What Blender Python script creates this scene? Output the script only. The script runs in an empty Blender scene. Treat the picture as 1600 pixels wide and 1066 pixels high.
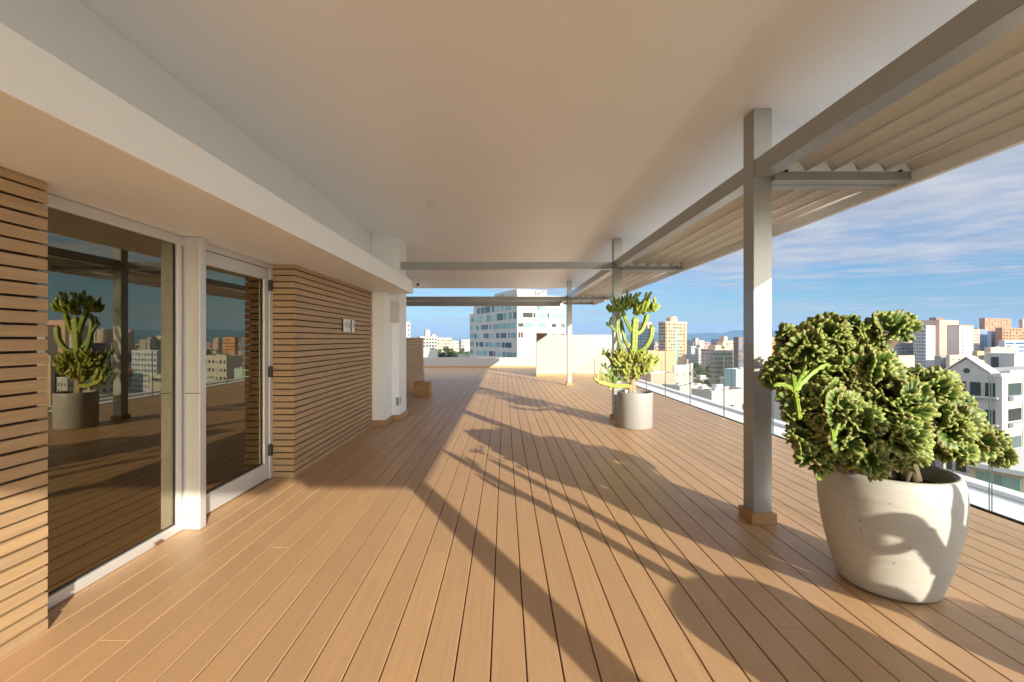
import bpy, math, random
from mathutils import Vector, Matrix, noise
random.seed(7)
S = bpy.context.scene
COL = S.collection
R = math.radians
F = 711.0                       # focal length in photo pixels

# ------------------------------------------------------------------ helpers
class MB:
    def __init__(s): s.v = []; s.f = []; s.m = []; s.sm = []
    def face(s, idx, m=0, sm=False): s.f.append(idx); s.m.append(m); s.sm.append(sm)
    def box(s, x0, x1, y0, y1, z0, z1, m=0, M=None):
        b = len(s.v)
        for x, y, z in ((x0,y0,z0),(x1,y0,z0),(x1,y1,z0),(x0,y1,z0),(x0,y0,z1),(x1,y0,z1),(x1,y1,z1),(x0,y1,z1)):
            p = Vector((x,y,z)); s.v.append(M @ p if M else p)
        for q in ((3,2,1,0),(4,5,6,7),(0,1,5,4),(1,2,6,5),(2,3,7,6),(3,0,4,7)): s.face([b+i for i in q], m)
        return s
    def quad(s, a, b, c, d, m=0):
        i = len(s.v); s.v += [Vector(a),Vector(b),Vector(c),Vector(d)]; s.face([i,i+1,i+2,i+3], m)
    def prism(s, pts, axis, a0, a1, m=0, M=None):
        # pts: 2D polygon; extruded along axis (0 x,1 y,2 z)
        n = len(pts); b = len(s.v)
        for a in (a0, a1):
            for p in pts:
                q = [p[0], p[1]]; q.insert(axis, a); q = Vector(q); s.v.append(M @ q if M else q)
        s.face(list(range(b, b+n))[::-1], m); s.face(list(range(b+n, b+2*n)), m)
        for i in range(n): s.face([b+i, b+(i+1)%n, b+n+(i+1)%n, b+n+i], m)
        return s
    def lathe(s, prof, seg=48, c=(0,0,0), m=0, sm=True, closed=True):
        b = len(s.v); n = len(prof)
        for i in range(seg):
            a = 2*math.pi*i/seg
            for r, z in prof: s.v.append(Vector((c[0]+r*math.cos(a), c[1]+r*math.sin(a), c[2]+z)))
        for i in range(seg):
            j = (i+1) % seg
            for k in range(n-1): s.face([b+i*n+k, b+j*n+k, b+j*n+k+1, b+i*n+k+1], m, sm)
        if closed:
            s.face([b+i*n for i in range(seg)][::-1], m); s.face([b+i*n+n-1 for i in range(seg)], m)
        return s
    def tube(s, path, rad, seg=8, ribs=0, depth=.35, teeth=0, m=0, cap=True):
        """tapered tube along points; ribs>0 gives a star-shaped (cactus) section"""
        b = len(s.v); n = len(path); path = [Vector(p) for p in path]
        if ribs: seg = ribs*4
        t0 = (path[1]-path[0]).normalized()
        u = t0.orthogonal().normalized()
        for i in range(n):
            t = (path[min(i+1,n-1)]-path[max(i-1,0)]).normalized()
            u = (u - t*u.dot(t)).normalized(); w = t.cross(u)
            r = rad[i] if isinstance(rad, (list,tuple)) else rad
            for k in range(seg):
                a = 2*math.pi*k/seg
                q = r
                if ribs:
                    c = .5+.5*math.cos(ribs*a)
                    q = r*(1-depth*(1-c**1.3))
                    if teeth and k % 4 == 0: q *= 1 + teeth*(1 if i % 2 else -.3)
                s.v.append(path[i] + u*(q*math.cos(a)) + w*(q*math.sin(a)))
        for i in range(n-1):
            for k in range(seg):
                j = (k+1) % seg
                s.face([b+i*seg+k, b+i*seg+j, b+(i+1)*seg+j, b+(i+1)*seg+k], m, True)
        if cap:
            s.face([b+k for k in range(seg)][::-1], m); s.face([b+(n-1)*seg+k for k in range(seg)], m)
        return s
    def mesh(s, name, mats):
        me = bpy.data.meshes.new(name)
        me.from_pydata([tuple(v) for v in s.v], [], s.f)
        for mt in (mats if isinstance(mats, (list,tuple)) else [mats]): me.materials.append(mt)
        me.polygons.foreach_set('material_index', s.m)
        me.polygons.foreach_set('use_smooth', s.sm)
        me.update()
        return me
    def build(s, name, mats, parent=None, bevel=0, loc=None):
        o = bpy.data.objects.new(name, s.mesh(name, mats)); COL.objects.link(o)
        if parent: o.parent = parent
        if loc: o.location = loc
        if bevel:
            md = o.modifiers.new('Bevel', 'BEVEL'); md.width = bevel; md.segments = 2; md.limit_method = 'ANGLE'; md.angle_limit = R(40)
        return o

def tag(o, label=None, cat=None, group=None, kind=None):
    if label: o['label'] = label
    if cat: o['category'] = cat
    if group: o['group'] = group
    if kind: o['kind'] = kind
    return o
def thing(name, label, cat, loc=(0,0,0), rz=0, group=None):
    o = bpy.data.objects.new(name, None); COL.objects.link(o); o.empty_display_size = .2
    o.location = loc; o.rotation_euler = (0,0,rz)
    return tag(o, label, cat, group)
def copy_tree(o, parent=None):
    c = o.copy(); COL.objects.link(c)
    if parent: c.parent = parent
    for ch in list(o.children): copy_tree(ch, c)
    return c

# ------------------------------------------------------------------ materials
def newmat(name):
    m = bpy.data.materials.new(name); m.use_nodes = True
    nt = m.node_tree; b = nt.nodes['Principled BSDF']
    return m, nt, b
def N(nt, typ, **kw):
    n = nt.nodes.new(typ)
    for k, v in kw.items():
        if k in n.inputs: n.inputs[k].default_value = v
        else: setattr(n, k, v)
    return n
def mixc(nt, fac, a, b, mode='MIX'):
    n = nt.nodes.new('ShaderNodeMix'); n.data_type = 'RGBA'; n.blend_type = mode
    for sock, val in ((n.inputs[0],fac),(n.inputs[6],a),(n.inputs[7],b)):
        if isinstance(val, bpy.types.NodeSocket): nt.links.new(val, sock)
        elif isinstance(val, (int,float)): sock.default_value = val
        else: sock.default_value = (*val[:3], 1)
    return n.outputs[2]
def ramp(nt, fac, stops):
    n = nt.nodes.new('ShaderNodeValToRGB'); nt.links.new(fac, n.inputs[0])
    e = n.color_ramp.elements
    while len(e) < len(stops): e.new(.5)
    for el, (p, c) in zip(e, stops):
        el.position = p; el.color = (c, c, c, 1) if isinstance(c, (int,float)) else (*c, 1)
    return n.outputs[0]
def coords(nt, scale=(1,1,1), obj=True):
    t = nt.nodes.new('ShaderNodeTexCoord'); mp = nt.nodes.new('ShaderNodeMapping'); mp.inputs['Scale'].default_value = scale
    nt.links.new(t.outputs['Object' if obj else 'Generated'], mp.inputs[0]); return mp.outputs[0]
def noise_tex(nt, vec, scale, detail=4, rough=.55):
    n = nt.nodes.new('ShaderNodeTexNoise'); n.inputs['Scale'].default_value = scale; n.inputs['Detail'].default_value = detail; n.inputs['Roughness'].default_value = rough
    nt.links.new(vec, n.inputs['Vector']); return n.outputs['Fac']
def bump(nt, b, h, strength=.2, dist=.01):
    n = nt.nodes.new('ShaderNodeBump'); n.inputs['Strength'].default_value = strength; n.inputs['Distance'].default_value = dist
    nt.links.new(h, n.inputs['Height']); nt.links.new(n.outputs[0], b.inputs['Normal'])
def simple(name, col, rough=.6, metal=0, var=.12, scale=3.0, bmp=0, bscale=80, spec=.5):
    m, nt, b = newmat(name)
    v = coords(nt)
    f = noise_tex(nt, v, scale, 5)
    hi = [min(1, c*(1+var)) for c in col]; lo = [c*(1-var) for c in col]
    nt.links.new(mixc(nt, f, lo, hi), b.inputs['Base Color'])
    b.inputs['Roughness'].default_value = rough; b.inputs['Metallic'].default_value = metal
    b.inputs['Specular IOR Level'].default_value = spec
    if bmp: bump(nt, b, noise_tex(nt, v, bscale, 3), bmp, .004)
    return m

def wood(name, c0, c1, along, rough=.5, island=True, grain=.5, spec=.5):
    m, nt, b = newmat(name)
    sc = [60,60,60]; sc[along] = 1.6
    v = coords(nt, sc)
    g = nt.nodes.new('ShaderNodeNewGeometry')
    add = nt.nodes.new('ShaderNodeVectorMath'); add.operation = 'MULTIPLY_ADD'
    add.inputs[1].default_value = (37, 91, 53)
    cb = nt.nodes.new('ShaderNodeCombineXYZ')
    for i in range(3): nt.links.new(g.outputs['Random Per Island'], cb.inputs[i])
    nt.links.new(cb.outputs[0], add.inputs[0]); nt.links.new(v, add.inputs[2])
    f = noise_tex(nt, add.outputs[0], 1.0, 6, .6)
    f2 = noise_tex(nt, coords(nt), 1.3, 3)
    col = mixc(nt, ramp(nt, f, [(.32,0),(.68,1)]), [c*(1-.22*grain) for c in c0], [c*(1+.16*grain) for c in c0])
    col = mixc(nt, g.outputs['Random Per Island'], col, mixc(nt, .5, col, c1)) if island else col
    col = mixc(nt, ramp(nt, f2, [(.35,.0),(.7,.28)]), col, c1)
    f3 = noise_tex(nt, coords(nt), 5.5, 8, .7)
    col = mixc(nt, ramp(nt, f3, [(.56,0),(.74,.16)]), col, (.42,.36,.29))
    col = mixc(nt, ramp(nt, f3, [(.28,.22),(.40,0)]), col, [c*.55 for c in c1])
    nt.links.new(col, b.inputs['Base Color'])
    rr = nt.nodes.new('ShaderNodeMapRange'); rr.inputs[3].default_value = rough-.07; rr.inputs[4].default_value = rough+.1
    nt.links.new(f2, rr.inputs[0]); nt.links.new(rr.outputs[0], b.inputs['Roughness'])
    b.inputs['Specular IOR Level'].default_value = spec
    bump(nt, b, f, .12, .003)
    return m

M = {}
M['deck'] = wood('composite_deck', (.51,.322,.170), (.40,.255,.145), 1, .42, grain=.5, spec=.5)
M['deck_base'] = simple('deck_underlay', (.03,.022,.015), .9)
M['slat'] = wood('slat_wood', (.43,.29,.155), (.33,.22,.125), 1, .6, grain=.9)
M['slat_x'] = wood('slat_wood_return', (.43,.29,.155), (.33,.22,.125), 0, .6, grain=.9)
M['slat_back'] = simple('slat_backing', (.035,.02,.012), .9)
M['trim'] = wood('trim_wood', (.40,.235,.11), (.36,.215,.10), 0, .5, island=False)
M['stool'] = wood('stool_wood', (.36,.20,.085), (.30,.17,.07), 0, .45, island=False, grain=1)
M['ceiling'] = simple('ceiling_paint', (.88,.92,.965), .38, var=.02, scale=1.2, bmp=.03, bscale=2.5)
M['white'] = simple('white_paint', (.80,.83,.86), .6, var=.03, scale=2, bmp=.05, bscale=60)
M['white_ext'] = simple('white_render', (.38,.36,.33), .75, var=.05, scale=1.5, bmp=.12, bscale=90)
M['fascia'] = simple('fascia_paint', (.86,.89,.92), .5, var=.02)
def steel():
    m, nt, b = newmat('galvanised_paint')
    v = coords(nt); f = noise_tex(nt, v, 9, 4); f2 = noise_tex(nt, coords(nt, (1,1,.15)), 240, 2)
    nt.links.new(mixc(nt, f, (.315,.33,.335), (.365,.38,.385)), b.inputs['Base Color'])
    b.inputs['Metallic'].default_value = .3; b.inputs['Roughness'].default_value = .28
    bump(nt, b, f2, .10, .002); return m
M['steel'] = steel()
M['blade'] = simple('louvre_paint', (.76,.79,.82), .45, var=.03)
M['alu'] = simple('aluminium_frame', (.60,.60,.60), .38, metal=.35, var=.03)
M['black'] = simple('black_metal', (.03,.03,.032), .45)
M['brushed'] = simple('brushed_plate', (.62,.58,.50), .32, metal=.6, var=.05)
M['plastic'] = simple('white_plastic', (.72,.70,.66), .4, var=.02)
M['grey_plastic'] = simple('grey_plastic', (.30,.29,.28), .5, var=.05)
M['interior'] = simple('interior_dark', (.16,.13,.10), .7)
M['soil'] = simple('soil', (.07,.045,.03), .95, var=.5, scale=40, bmp=.8, bscale=50)
def facing_fac(nt, mx, lo, hi, power=4):
    lw = nt.nodes.new('ShaderNodeLayerWeight'); lw.inputs[0].default_value = .5
    pw_ = nt.nodes.new('ShaderNodeMath'); pw_.operation = 'POWER'; pw_.inputs[1].default_value = power
    nt.links.new(lw.outputs['Facing'], pw_.inputs[0])
    mr = nt.nodes.new('ShaderNodeMapRange'); mr.inputs[3].default_value = lo; mr.inputs[4].default_value = hi
    nt.links.new(pw_.outputs[0], mr.inputs[0]); nt.links.new(mr.outputs[0], mx.inputs[0])
def dark_glass():
    m = bpy.data.materials.new('tinted_glazing'); m.use_nodes = True; nt = m.node_tree; nt.nodes.clear()
    out = nt.nodes.new('ShaderNodeOutputMaterial'); mx = nt.nodes.new('ShaderNodeMixShader')
    tr = nt.nodes.new('ShaderNodeBsdfTransparent'); tr.inputs[0].default_value = (.30,.26,.19,1)
    gl = nt.nodes.new('ShaderNodeBsdfGlossy'); gl.inputs['Color'].default_value = (.84,.75,.53,1); gl.inputs['Roughness'].default_value = 0
    facing_fac(nt, mx, .23, .92)
    nt.links.new(tr.outputs[0], mx.inputs[1]); nt.links.new(gl.outputs[0], mx.inputs[2]); nt.links.new(mx.outputs[0], out.inputs[0])
    return m
M['door_glass'] = dark_glass()
def clear_glass(name, tint, base=.02, ior=1.45):
    m = bpy.data.materials.new(name); m.use_nodes = True; nt = m.node_tree; nt.nodes.clear()
    out = nt.nodes.new('ShaderNodeOutputMaterial'); mx = nt.nodes.new('ShaderNodeMixShader')
    tr = nt.nodes.new('ShaderNodeBsdfTransparent'); tr.inputs[0].default_value = (*tint,1)
    gl = nt.nodes.new('ShaderNodeBsdfGlossy'); gl.inputs['Roughness'].default_value = .0
    facing_fac(nt, mx, base, .45)
    nt.links.new(tr.outputs[0], mx.inputs[1]); nt.links.new(gl.outputs[0], mx.inputs[2]); nt.links.new(mx.outputs[0], out.inputs[0])
    return m
M['rail_glass'] = clear_glass('railing_glass', (.955,.97,.965), ior=1.22)
M['glass_edge'] = simple('glass_edge', (.035,.06,.055), .2)

def concrete_pot():
    m, nt, b = newmat('glazed_stone_pot')
    v = coords(nt)
    f = noise_tex(nt, v, 3.5, 5); streak = noise_tex(nt, coords(nt, (6,6,40)), 1.0, 4)
    col = mixc(nt, f, (.40,.40,.37), (.50,.49,.45))
    col = mixc(nt, ramp(nt, streak, [(.45,0),(.75,.35)]), col, (.34,.31,.24))
    vo = nt.nodes.new('ShaderNodeTexVoronoi'); vo.inputs['Scale'].default_value = 26; nt.links.new(v, vo.inputs['Vector'])
    pit = ramp(nt, vo.outputs['Distance'], [(.05,1),(.14,0)])
    rnd = nt.nodes.new('ShaderNodeSeparateColor'); nt.links.new(vo.outputs['Color'], rnd.inputs[0])
    th = nt.nodes.new('ShaderNodeMath'); th.operation = 'GREATER_THAN'; th.inputs[1].default_value = .55; nt.links.new(rnd.outputs[0], th.inputs[0])
    mu = nt.nodes.new('ShaderNodeMath'); mu.operation = 'MULTIPLY'; nt.links.new(pit, mu.inputs[0]); nt.links.new(th.outputs[0], mu.inputs[1])
    col = mixc(nt, mu.outputs[0], col, (.10,.085,.06))
    nt.links.new(col, b.inputs['Base Color']); b.inputs['Roughness'].default_value = .42
    h = nt.nodes.new('ShaderNodeMath'); h.operation = 'SUBTRACT'; nt.links.new(streak, h.inputs[0]); nt.links.new(mu.outputs[0], h.inputs[1])
    bump(nt, b, h.outputs[0], .25, .006); return m
M['stone_pot'] = concrete_pot()
M['grey_pot'] = simple('grey_fibre_pot', (.29,.29,.29), .5, var=.04, scale=4, bmp=.05)
def crest_mat():
    m, nt, b = newmat('crested_cactus')
    at = nt.nodes.new('ShaderNodeAttribute'); at.attribute_name = 'edge'
    v = coords(nt)
    g = nt.nodes.new('ShaderNodeNewGeometry')
    f = noise_tex(nt, v, 9, 4); f2 = noise_tex(nt, v, 60, 3)
    base = mixc(nt, f, (.026,.064,.010), (.066,.128,.018))
    base = mixc(nt, ramp(nt, g.outputs['Random Per Island'], [(.0,.0),(.8,.05),(1,.5)]), base, (.13,.135,.06))
    rib = nt.nodes.new('ShaderNodeAttribute'); rib.attribute_name = 'rib'
    base = mixc(nt, ramp(nt, rib.outputs['Fac'], [(.45,0),(.95,.85)]), base, (.22,.30,.045))
    tip = mixc(nt, ramp(nt, f, [(.48,0),(.66,1)]), (.26,.29,.07), (.17,.105,.055))
    e = ramp(nt, at.outputs['Fac'], [(.84,0),(.99,.75)])
    nt.links.new(mixc(nt, e, base, tip), b.inputs['Base Color'])
    b.inputs['Roughness'].default_value = .5
    b.inputs['Subsurface Weight'].default_value = .0
    bump(nt, b, f2, .3, .004); return m
M['crest'] = crest_mat()
def cactus(name, c0, c1):
    m, nt, b = newmat(name)
    v = coords(nt); f = noise_tex(nt, v, 7, 4); g = nt.nodes.new('ShaderNodeNewGeometry')
    col = mixc(nt, f, c0, c1)
    col = mixc(nt, ramp(nt, g.outputs['Pointiness'], [(.5,0),(.6,.5)]), col, [min(1,c*1.3) for c in c1])
    nt.links.new(col, b.inputs['Base Color']); b.inputs['Roughness'].default_value = .45
    bump(nt, b, noise_tex(nt, v, 90, 2), .15, .003); return m
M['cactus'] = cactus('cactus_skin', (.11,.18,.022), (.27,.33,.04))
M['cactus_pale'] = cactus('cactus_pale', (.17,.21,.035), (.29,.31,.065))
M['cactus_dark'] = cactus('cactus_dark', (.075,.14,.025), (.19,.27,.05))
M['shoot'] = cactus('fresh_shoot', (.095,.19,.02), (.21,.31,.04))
M['bark'] = simple('cactus_bark', (.30,.24,.16), .85, var=.3, scale=14, bmp=.5, bscale=40)
M['crest_bark'] = simple('crest_bark', (.13,.105,.06), .9, var=.4, scale=10, bmp=.6, bscale=40)

# ------------------------------------------------------------------ setting: deck
GX0, PITCH, GAP = .0914, .1523, .006
deck = MB()
i = -60
while True:
    x0 = GX0 + i*PITCH + GAP/2; x1 = x0 + PITCH - GAP
    i += 1
    if x0 > 3.86: break
    x1 = min(x1, 3.925)
    y = -7 - random.random()*4
    prof = [(x0,-.02),(x0,-.003),(x0+.0025,0),(x1-.0025,0),(x1,-.003),(x1,-.02)]
    while y < 22.2:
        L = random.choice((4.88, 6.1, 6.1)); y1 = min(y+L-.0015, 22.2)
        b = len(deck.v); dz = random.uniform(-.0006,.0006)
        for yy in (y, y1):
            for p in prof: deck.v.append(Vector((p[0], yy, p[1]+dz)))
        for k in range(5): deck.face([b+k, b+k+1, b+6+k+1, b+6+k][::-1], 0)
        deck.face([b+k for k in range(6)], 0); deck.face([b+6+k for k in range(6)][::-1], 0)
        y += L
tag(deck.build('deck', M['deck']), kind='structure')
tag(MB().box(-9.2,3.93,-12,22.2,-.3,-.022).build('deck_base', M['deck_base']), kind='structure')

# ------------------------------------------------------------------ pavilion building
pav = thing('rooftop_pavilion', 'white rooftop pavilion with slatted wood walls, glass door and deep flat roof', 'building', (-2.3,0,0))
def P(mb, name, mat, parent=pav, bevel=0):
    o = mb.build(name, mat, None, bevel)
    par = parent; o.parent = par
    off = Vector((0,0,0)); q = par
    while q: off += q.location; q = q.parent
    o.matrix_parent_inverse = Matrix.Translation(-off)
    return o
def sub(name, parent):     # empty part under pav
    o = bpy.data.objects.new(name, None); COL.objects.link(o); o.parent = parent; return o
CZ = 3.15; SOF = 2.155
P(MB().box(-9,2.6,-5.06,15.7,CZ,CZ+.35), 'roof_slab', M['ceiling'])
P(MB().box(-9,-2.2,-5,7.5,2.36,CZ-.002), 'upper_wall', M['white'])
P(MB().box(-9,-1.53,-5.02,7.58,SOF,2.362), 'soffit', M['fascia'], bevel=.004)
P(MB().box(-9,-5.2,-5,7.4,0,SOF).box(-5.2,-2.45,-5,-4.8,0,SOF).box(-5.2,-2.6,7.2,7.4,0,SOF), 'wall', M['interior'])
P(MB().box(-5.2,-2.42,-4.8,7.2,-.015,.006), 'interior_floor', M['interior'])
def slats_y(x, y0, y1, z0, z1, pitch=.064, h=.052, t=.028):
    mb = MB(); z = z0
    while z < z1-.01:
        y = y0
        while y < y1-.001:
            L_ = random.uniform(1.8,3.6); e = y+L_ if y1-(y+L_) > .4 else y1
            dx = random.uniform(-.0015,.0015); dz = random.uniform(-.001,.001)
            mb.box(x-t, x+dx, y, e-(.0015 if e < y1 else 0), z+dz, min(z+h, z1)+dz); y = e
        z += pitch
    return mb
near = slats_y(-2.2, -5, 2.19, .002, SOF-.002)
P(near, 'slat_cladding', M['slat'])
P(MB().box(-2.42,-2.232,-5,2.17,.001,SOF-.001), 'cladding_backing', M['slat_back'])
far = slats_y(-2.13, 4.6, 7.3, .002, SOF-.002)
P(far, 'slat_cladding', M['slat'])
ret = MB(); z = .002
while z < SOF-.012:
    ret.box(-2.40,-2.159,4.602,4.628,z,min(z+.052,SOF-.002)); z += .064
P(ret, 'slat_return', M['slat_x'])
P(MB().box(-2.55,-2.162,4.632,7.3,.001,SOF-.001), 'cladding_backing', M['slat_back'])
P(slats_y(-3.0,1.4,5.4,.02,SOF-.02).box(-3.1,-3.03,1.4,5.4,.01,SOF-.01,m=1), 'inner_slat_wall', [M['slat'],M['slat_back']])
# fixed window
win = sub('fixed_window', pav)
GXP = -2.385
P(MB().box(-2.43,-2.355,2.20,3.36,.004,.066).box(-2.43,-2.355,2.20,3.36,2.085,SOF-.003)
  .box(-2.429,-2.356,2.20,2.26,.066,2.085).box(-2.429,-2.356,3.275,3.32,.066,2.085), 'window_frame', M['alu'], win, .004)
P(MB().box(GXP-.006,GXP+.006,2.26,3.275,.064,2.087), 'window_pane', M['door_glass'], win)
P(MB().box(-2.379,-2.372,2.262,3.273,.066,.073).box(-2.379,-2.372,3.268,3.2745,.073,2.08), 'window_gasket', M['black'], win)
P(MB().box(-2.352,-2.338,3.05,3.11,.012,.032), 'weep_cap', simple('bronze_cap', (.16,.09,.05), .5), win)
P(MB().box(-2.42,-2.235,3.335,3.405,.003,SOF-.002), 'mullion_post', M['alu'], pav, .004)
P(MB().box(-2.339,-2.233,3.330,3.338,1.0,1.004), 'post_seam', M['black'], pav)
# door
door = sub('glass_door', pav)
P(MB().box(-2.42,-2.345,3.455,4.60,2.10,SOF-.003).box(-2.42,-2.345,4.535,4.60,.004,2.10), 'door_frame', M['alu'], door, .003)
P(MB().box(-2.405,-2.352,3.455,4.53,.018,.175).box(-2.405,-2.352,3.455,4.53,1.985,2.095)
  .box(-2.404,-2.353,3.455,3.53,.175,1.985).box(-2.404,-2.353,4.45,4.53,.175,1.985), 'door_leaf', M['alu'], door, .004)
P(MB().box(GXP-.005,GXP+.005,3.53,4.45,.173,1.987), 'door_pane', M['door_glass'], door)
P(MB().box(-2.379,-2.370,3.532,4.448,.176,.184).box(-2.379,-2.370,4.442,4.4495,.184,1.984), 'door_gasket', M['black'], door)
P(MB().box(-2.352,-2.315,3.475,3.50,1.06,1.10).box(-2.318,-2.300,3.475,3.60,1.072,1.092), 'door_handle', M['brushed'], door, .002)
for z in (.24,1.02,1.88): P(MB().box(-2.352,-2.322,4.515,4.555,z,z+.11), 'hinge', M['black'], door, .003)
# white wall pier at the end of the slat wall
pier = sub('wall_pier', pav)
P(MB().box(-2.6,-1.93,7.302,7.8,0,SOF-.001).box(-2.198,-1.90,7.501,7.8,2.363,CZ-.001), 'pier_shaft', M['white'], pier, .004)
P(MB().box(-2.5,-1.81,7.802,8.35,0,CZ-.001), 'pier_shaft', M['white'], pier, .004)
P(MB().box(-2.128,-1.918,7.288,7.303,.002,.1).box(-1.931,-1.917,7.3,7.789,.002,.1).box(-1.915,-1.797,7.789,7.8025,.002,.1).box(-1.811,-1.797,7.803,8.36,.002,.1), 'skirting', M['trim'], pier)
P(MB().box(-1.8115,-1.804,7.84,7.91,.28,.40).box(-1.870,-1.812,7.7935,7.8025,.26,.40), 'power_socket', M['grey_plastic'], pier, .002)

# slat screen beyond, stool
scr = thing('slat_screen', 'low slatted wood screen on a solid timber base behind the white pier', 'screen', (-3.0,11.4,0))
def rel(mb, name, mat, parent, bevel=0): return P(mb, name, mat, parent, bevel)
sl = slats_y(-2.50,11.43,14,.36,1.45)
z = .36
rx = MB()
while z < 1.44: rx.box(-4.5,-2.53,11.40,11.428,z,min(z+.052,1.45)); z += .064
rel(sl, 'slat_panel', M['slat'], scr); rel(rx, 'slat_panel', M['slat_x'], scr)
rel(MB().box(-4.48,-2.53,11.43,13.98,.01,1.44), 'panel_backing', M['slat_back'], scr)
rel(MB().box(-4.52,-2.48,11.38,14.02,.002,.358), 'timber_base', M['stool'], scr, .004)
st = thing('wooden_stool', 'small square wooden box stool standing alone on the shaded deck', 'stool', (-2.04,11.3,0))
rel(MB().box(-2.235,-1.845,11.12,11.5,.004,.315), 'stool_body', M['stool'], st, .006)
rel(MB().box(-2.245,-1.835,11.11,11.51,.3165,.345), 'stool_seat', M['stool'], st, .005)

# ------------------------------------------------------------------ small fittings
cam_ = thing('security_camera', 'small white security camera with black lens at the end of the white fascia', 'camera', (-1.45,7.5,2.3))
rel(MB().box(-1.529,-1.505,7.45,7.55,2.255,2.345), 'mount', M['plastic'], cam_, .004)
cb = MB()
def cyl(mb, p, q, r, seg=20, m=0): return mb.tube([p, Vector(p).lerp(Vector(q), .03), Vector(p).lerp(Vector(q), .97), q], [r*.92, r, r, r*.92], seg, m=m)
rel(cyl(MB(), (-1.505,7.5,2.30), (-1.40,7.47,2.295), .042), 'camera_body', M['plastic'], cam_)
rel(cyl(MB(), (-1.425,7.44,2.29), (-1.415,7.415,2.288), .026), 'lens', M['black'], cam_)
sm = thing('smoke_detector', 'round white smoke detector on the ceiling', 'detector', (-.93,5.86,CZ-.04))
rel(MB().lathe([(.03,-.035),(.05,-.03),(.062,-.012),(.065,0)], 32, (-.93,5.86,CZ-.001)), 'detector_body', M['plastic'], sm)
ws = thing('wall_speaker', 'rounded pale wall speaker high on the white pier', 'speaker', (-1.88,7.72,1.8))
def rbox(cx, cz, w, h, r, y0, y1, n=6):
    pts = []
    for sx, sz, a0 in ((1,1,0),(-1,1,90),(-1,-1,180),(1,-1,270)):
        for k in range(n+1):
            a = R(a0+90*k/n); pts.append((cx+sx*(w/2-r)+r*math.cos(a), cz+sz*(h/2-r)+r*math.sin(a)))
    return MB().prism(pts, 1, y0, y1)
rel(rbox(-1.885,1.865,.17,.36,.05,7.655,7.72), 'speaker_grille', simple('speaker_grille', (.55,.53,.50), .7, bmp=.4, bscale=300), ws, .01)
rel(rbox(-1.885,1.865,.185,.375,.055,7.721,7.80), 'speaker_case', M['plastic'], ws, .006)
sg = thing('wall_sign', 'sign of three small metal plates on the slatted wall beside the door', 'sign', (-2.1,6.15,1.56))
for y0, y1 in ((5.94,6.05),(6.085,6.19),(6.255,6.355)):
    p = rel(MB().box(-2.112,-2.10,y0,y1,1.495,1.665), 'sign_plate', M['brushed'], sg, .002)
    q = rel(MB().box(-2.129,-2.113,y0+.005,y1-.005,1.50,1.66), 'standoff', M['black'], sg)
    q2 = rel(MB().box(-2.0995,-2.0975,y0+.03,y1-.03,1.555,1.625), 'pictogram', M['grey_plastic'], sg)

# ------------------------------------------------------------------ steel frame
def column(y, label, h=CZ, outlet=False):
    t = thing('steel_column', label, 'column', (1.955,y,0), 0, 'square steel columns along the deck')
    MB().box(-.07,.07,-.075,.075,0,h-.002).build('shaft', M['steel'], t, .004)
    MB().box(-.095,.095,-.10,.10,.002,.082).box(-.071,.071,-.0765,.0765,.0821,.086).build('skirting', M['trim'], t, .003)
    if outlet: MB().box(-.0755,-.0695,-.045,.045,.36,.50).build('socket_cover', M['steel'], t, .002)
    return t
column(-1.02, 'grey steel column standing behind the camera whose long thin shadow crosses the deck')
column(3.525, 'large grey steel column beside the big stone planter', outlet=True)
column(7.95, 'grey steel column right behind the small round planter with the tall cactus')
column(13.8, 'slim distant grey steel column in front of the white block wall')
b = thing('steel_beam', 'long grey steel beam running over the columns along the deck edge', 'beam', (1.955,0,2.69))
segs = [-3.2,-1.096,-.944,3.449,3.601,7.874,8.026,13.724,13.876,15.68]
for a, c in zip(segs[::2], segs[1::2]): rel(MB().box(1.893,2.017,a,c,2.625,2.76), 'beam_length', M['steel'], b, .004)
for y, x0, lab in ((7.95,-1.808,'grey cross beam from the second column to the white pier'),(13.8,-8,'far grey cross beam under the end of the ceiling'),(15.62,-8,'farthest grey cross beam against the sky')):
    q = thing('cross_beam', lab, 'beam', (0,y,2.68), 0, 'grey beams crossing the terrace')
    za = 2.615 if y < 10 else (2.56 if y < 15 else 2.53)
    rel(MB().box(x0,1.884 if y < 15 else 1.89,y-.06,y+.06,za,za+.125 if y < 15 else za+.225), 'beam_length', M['steel'], q, .004)
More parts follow.
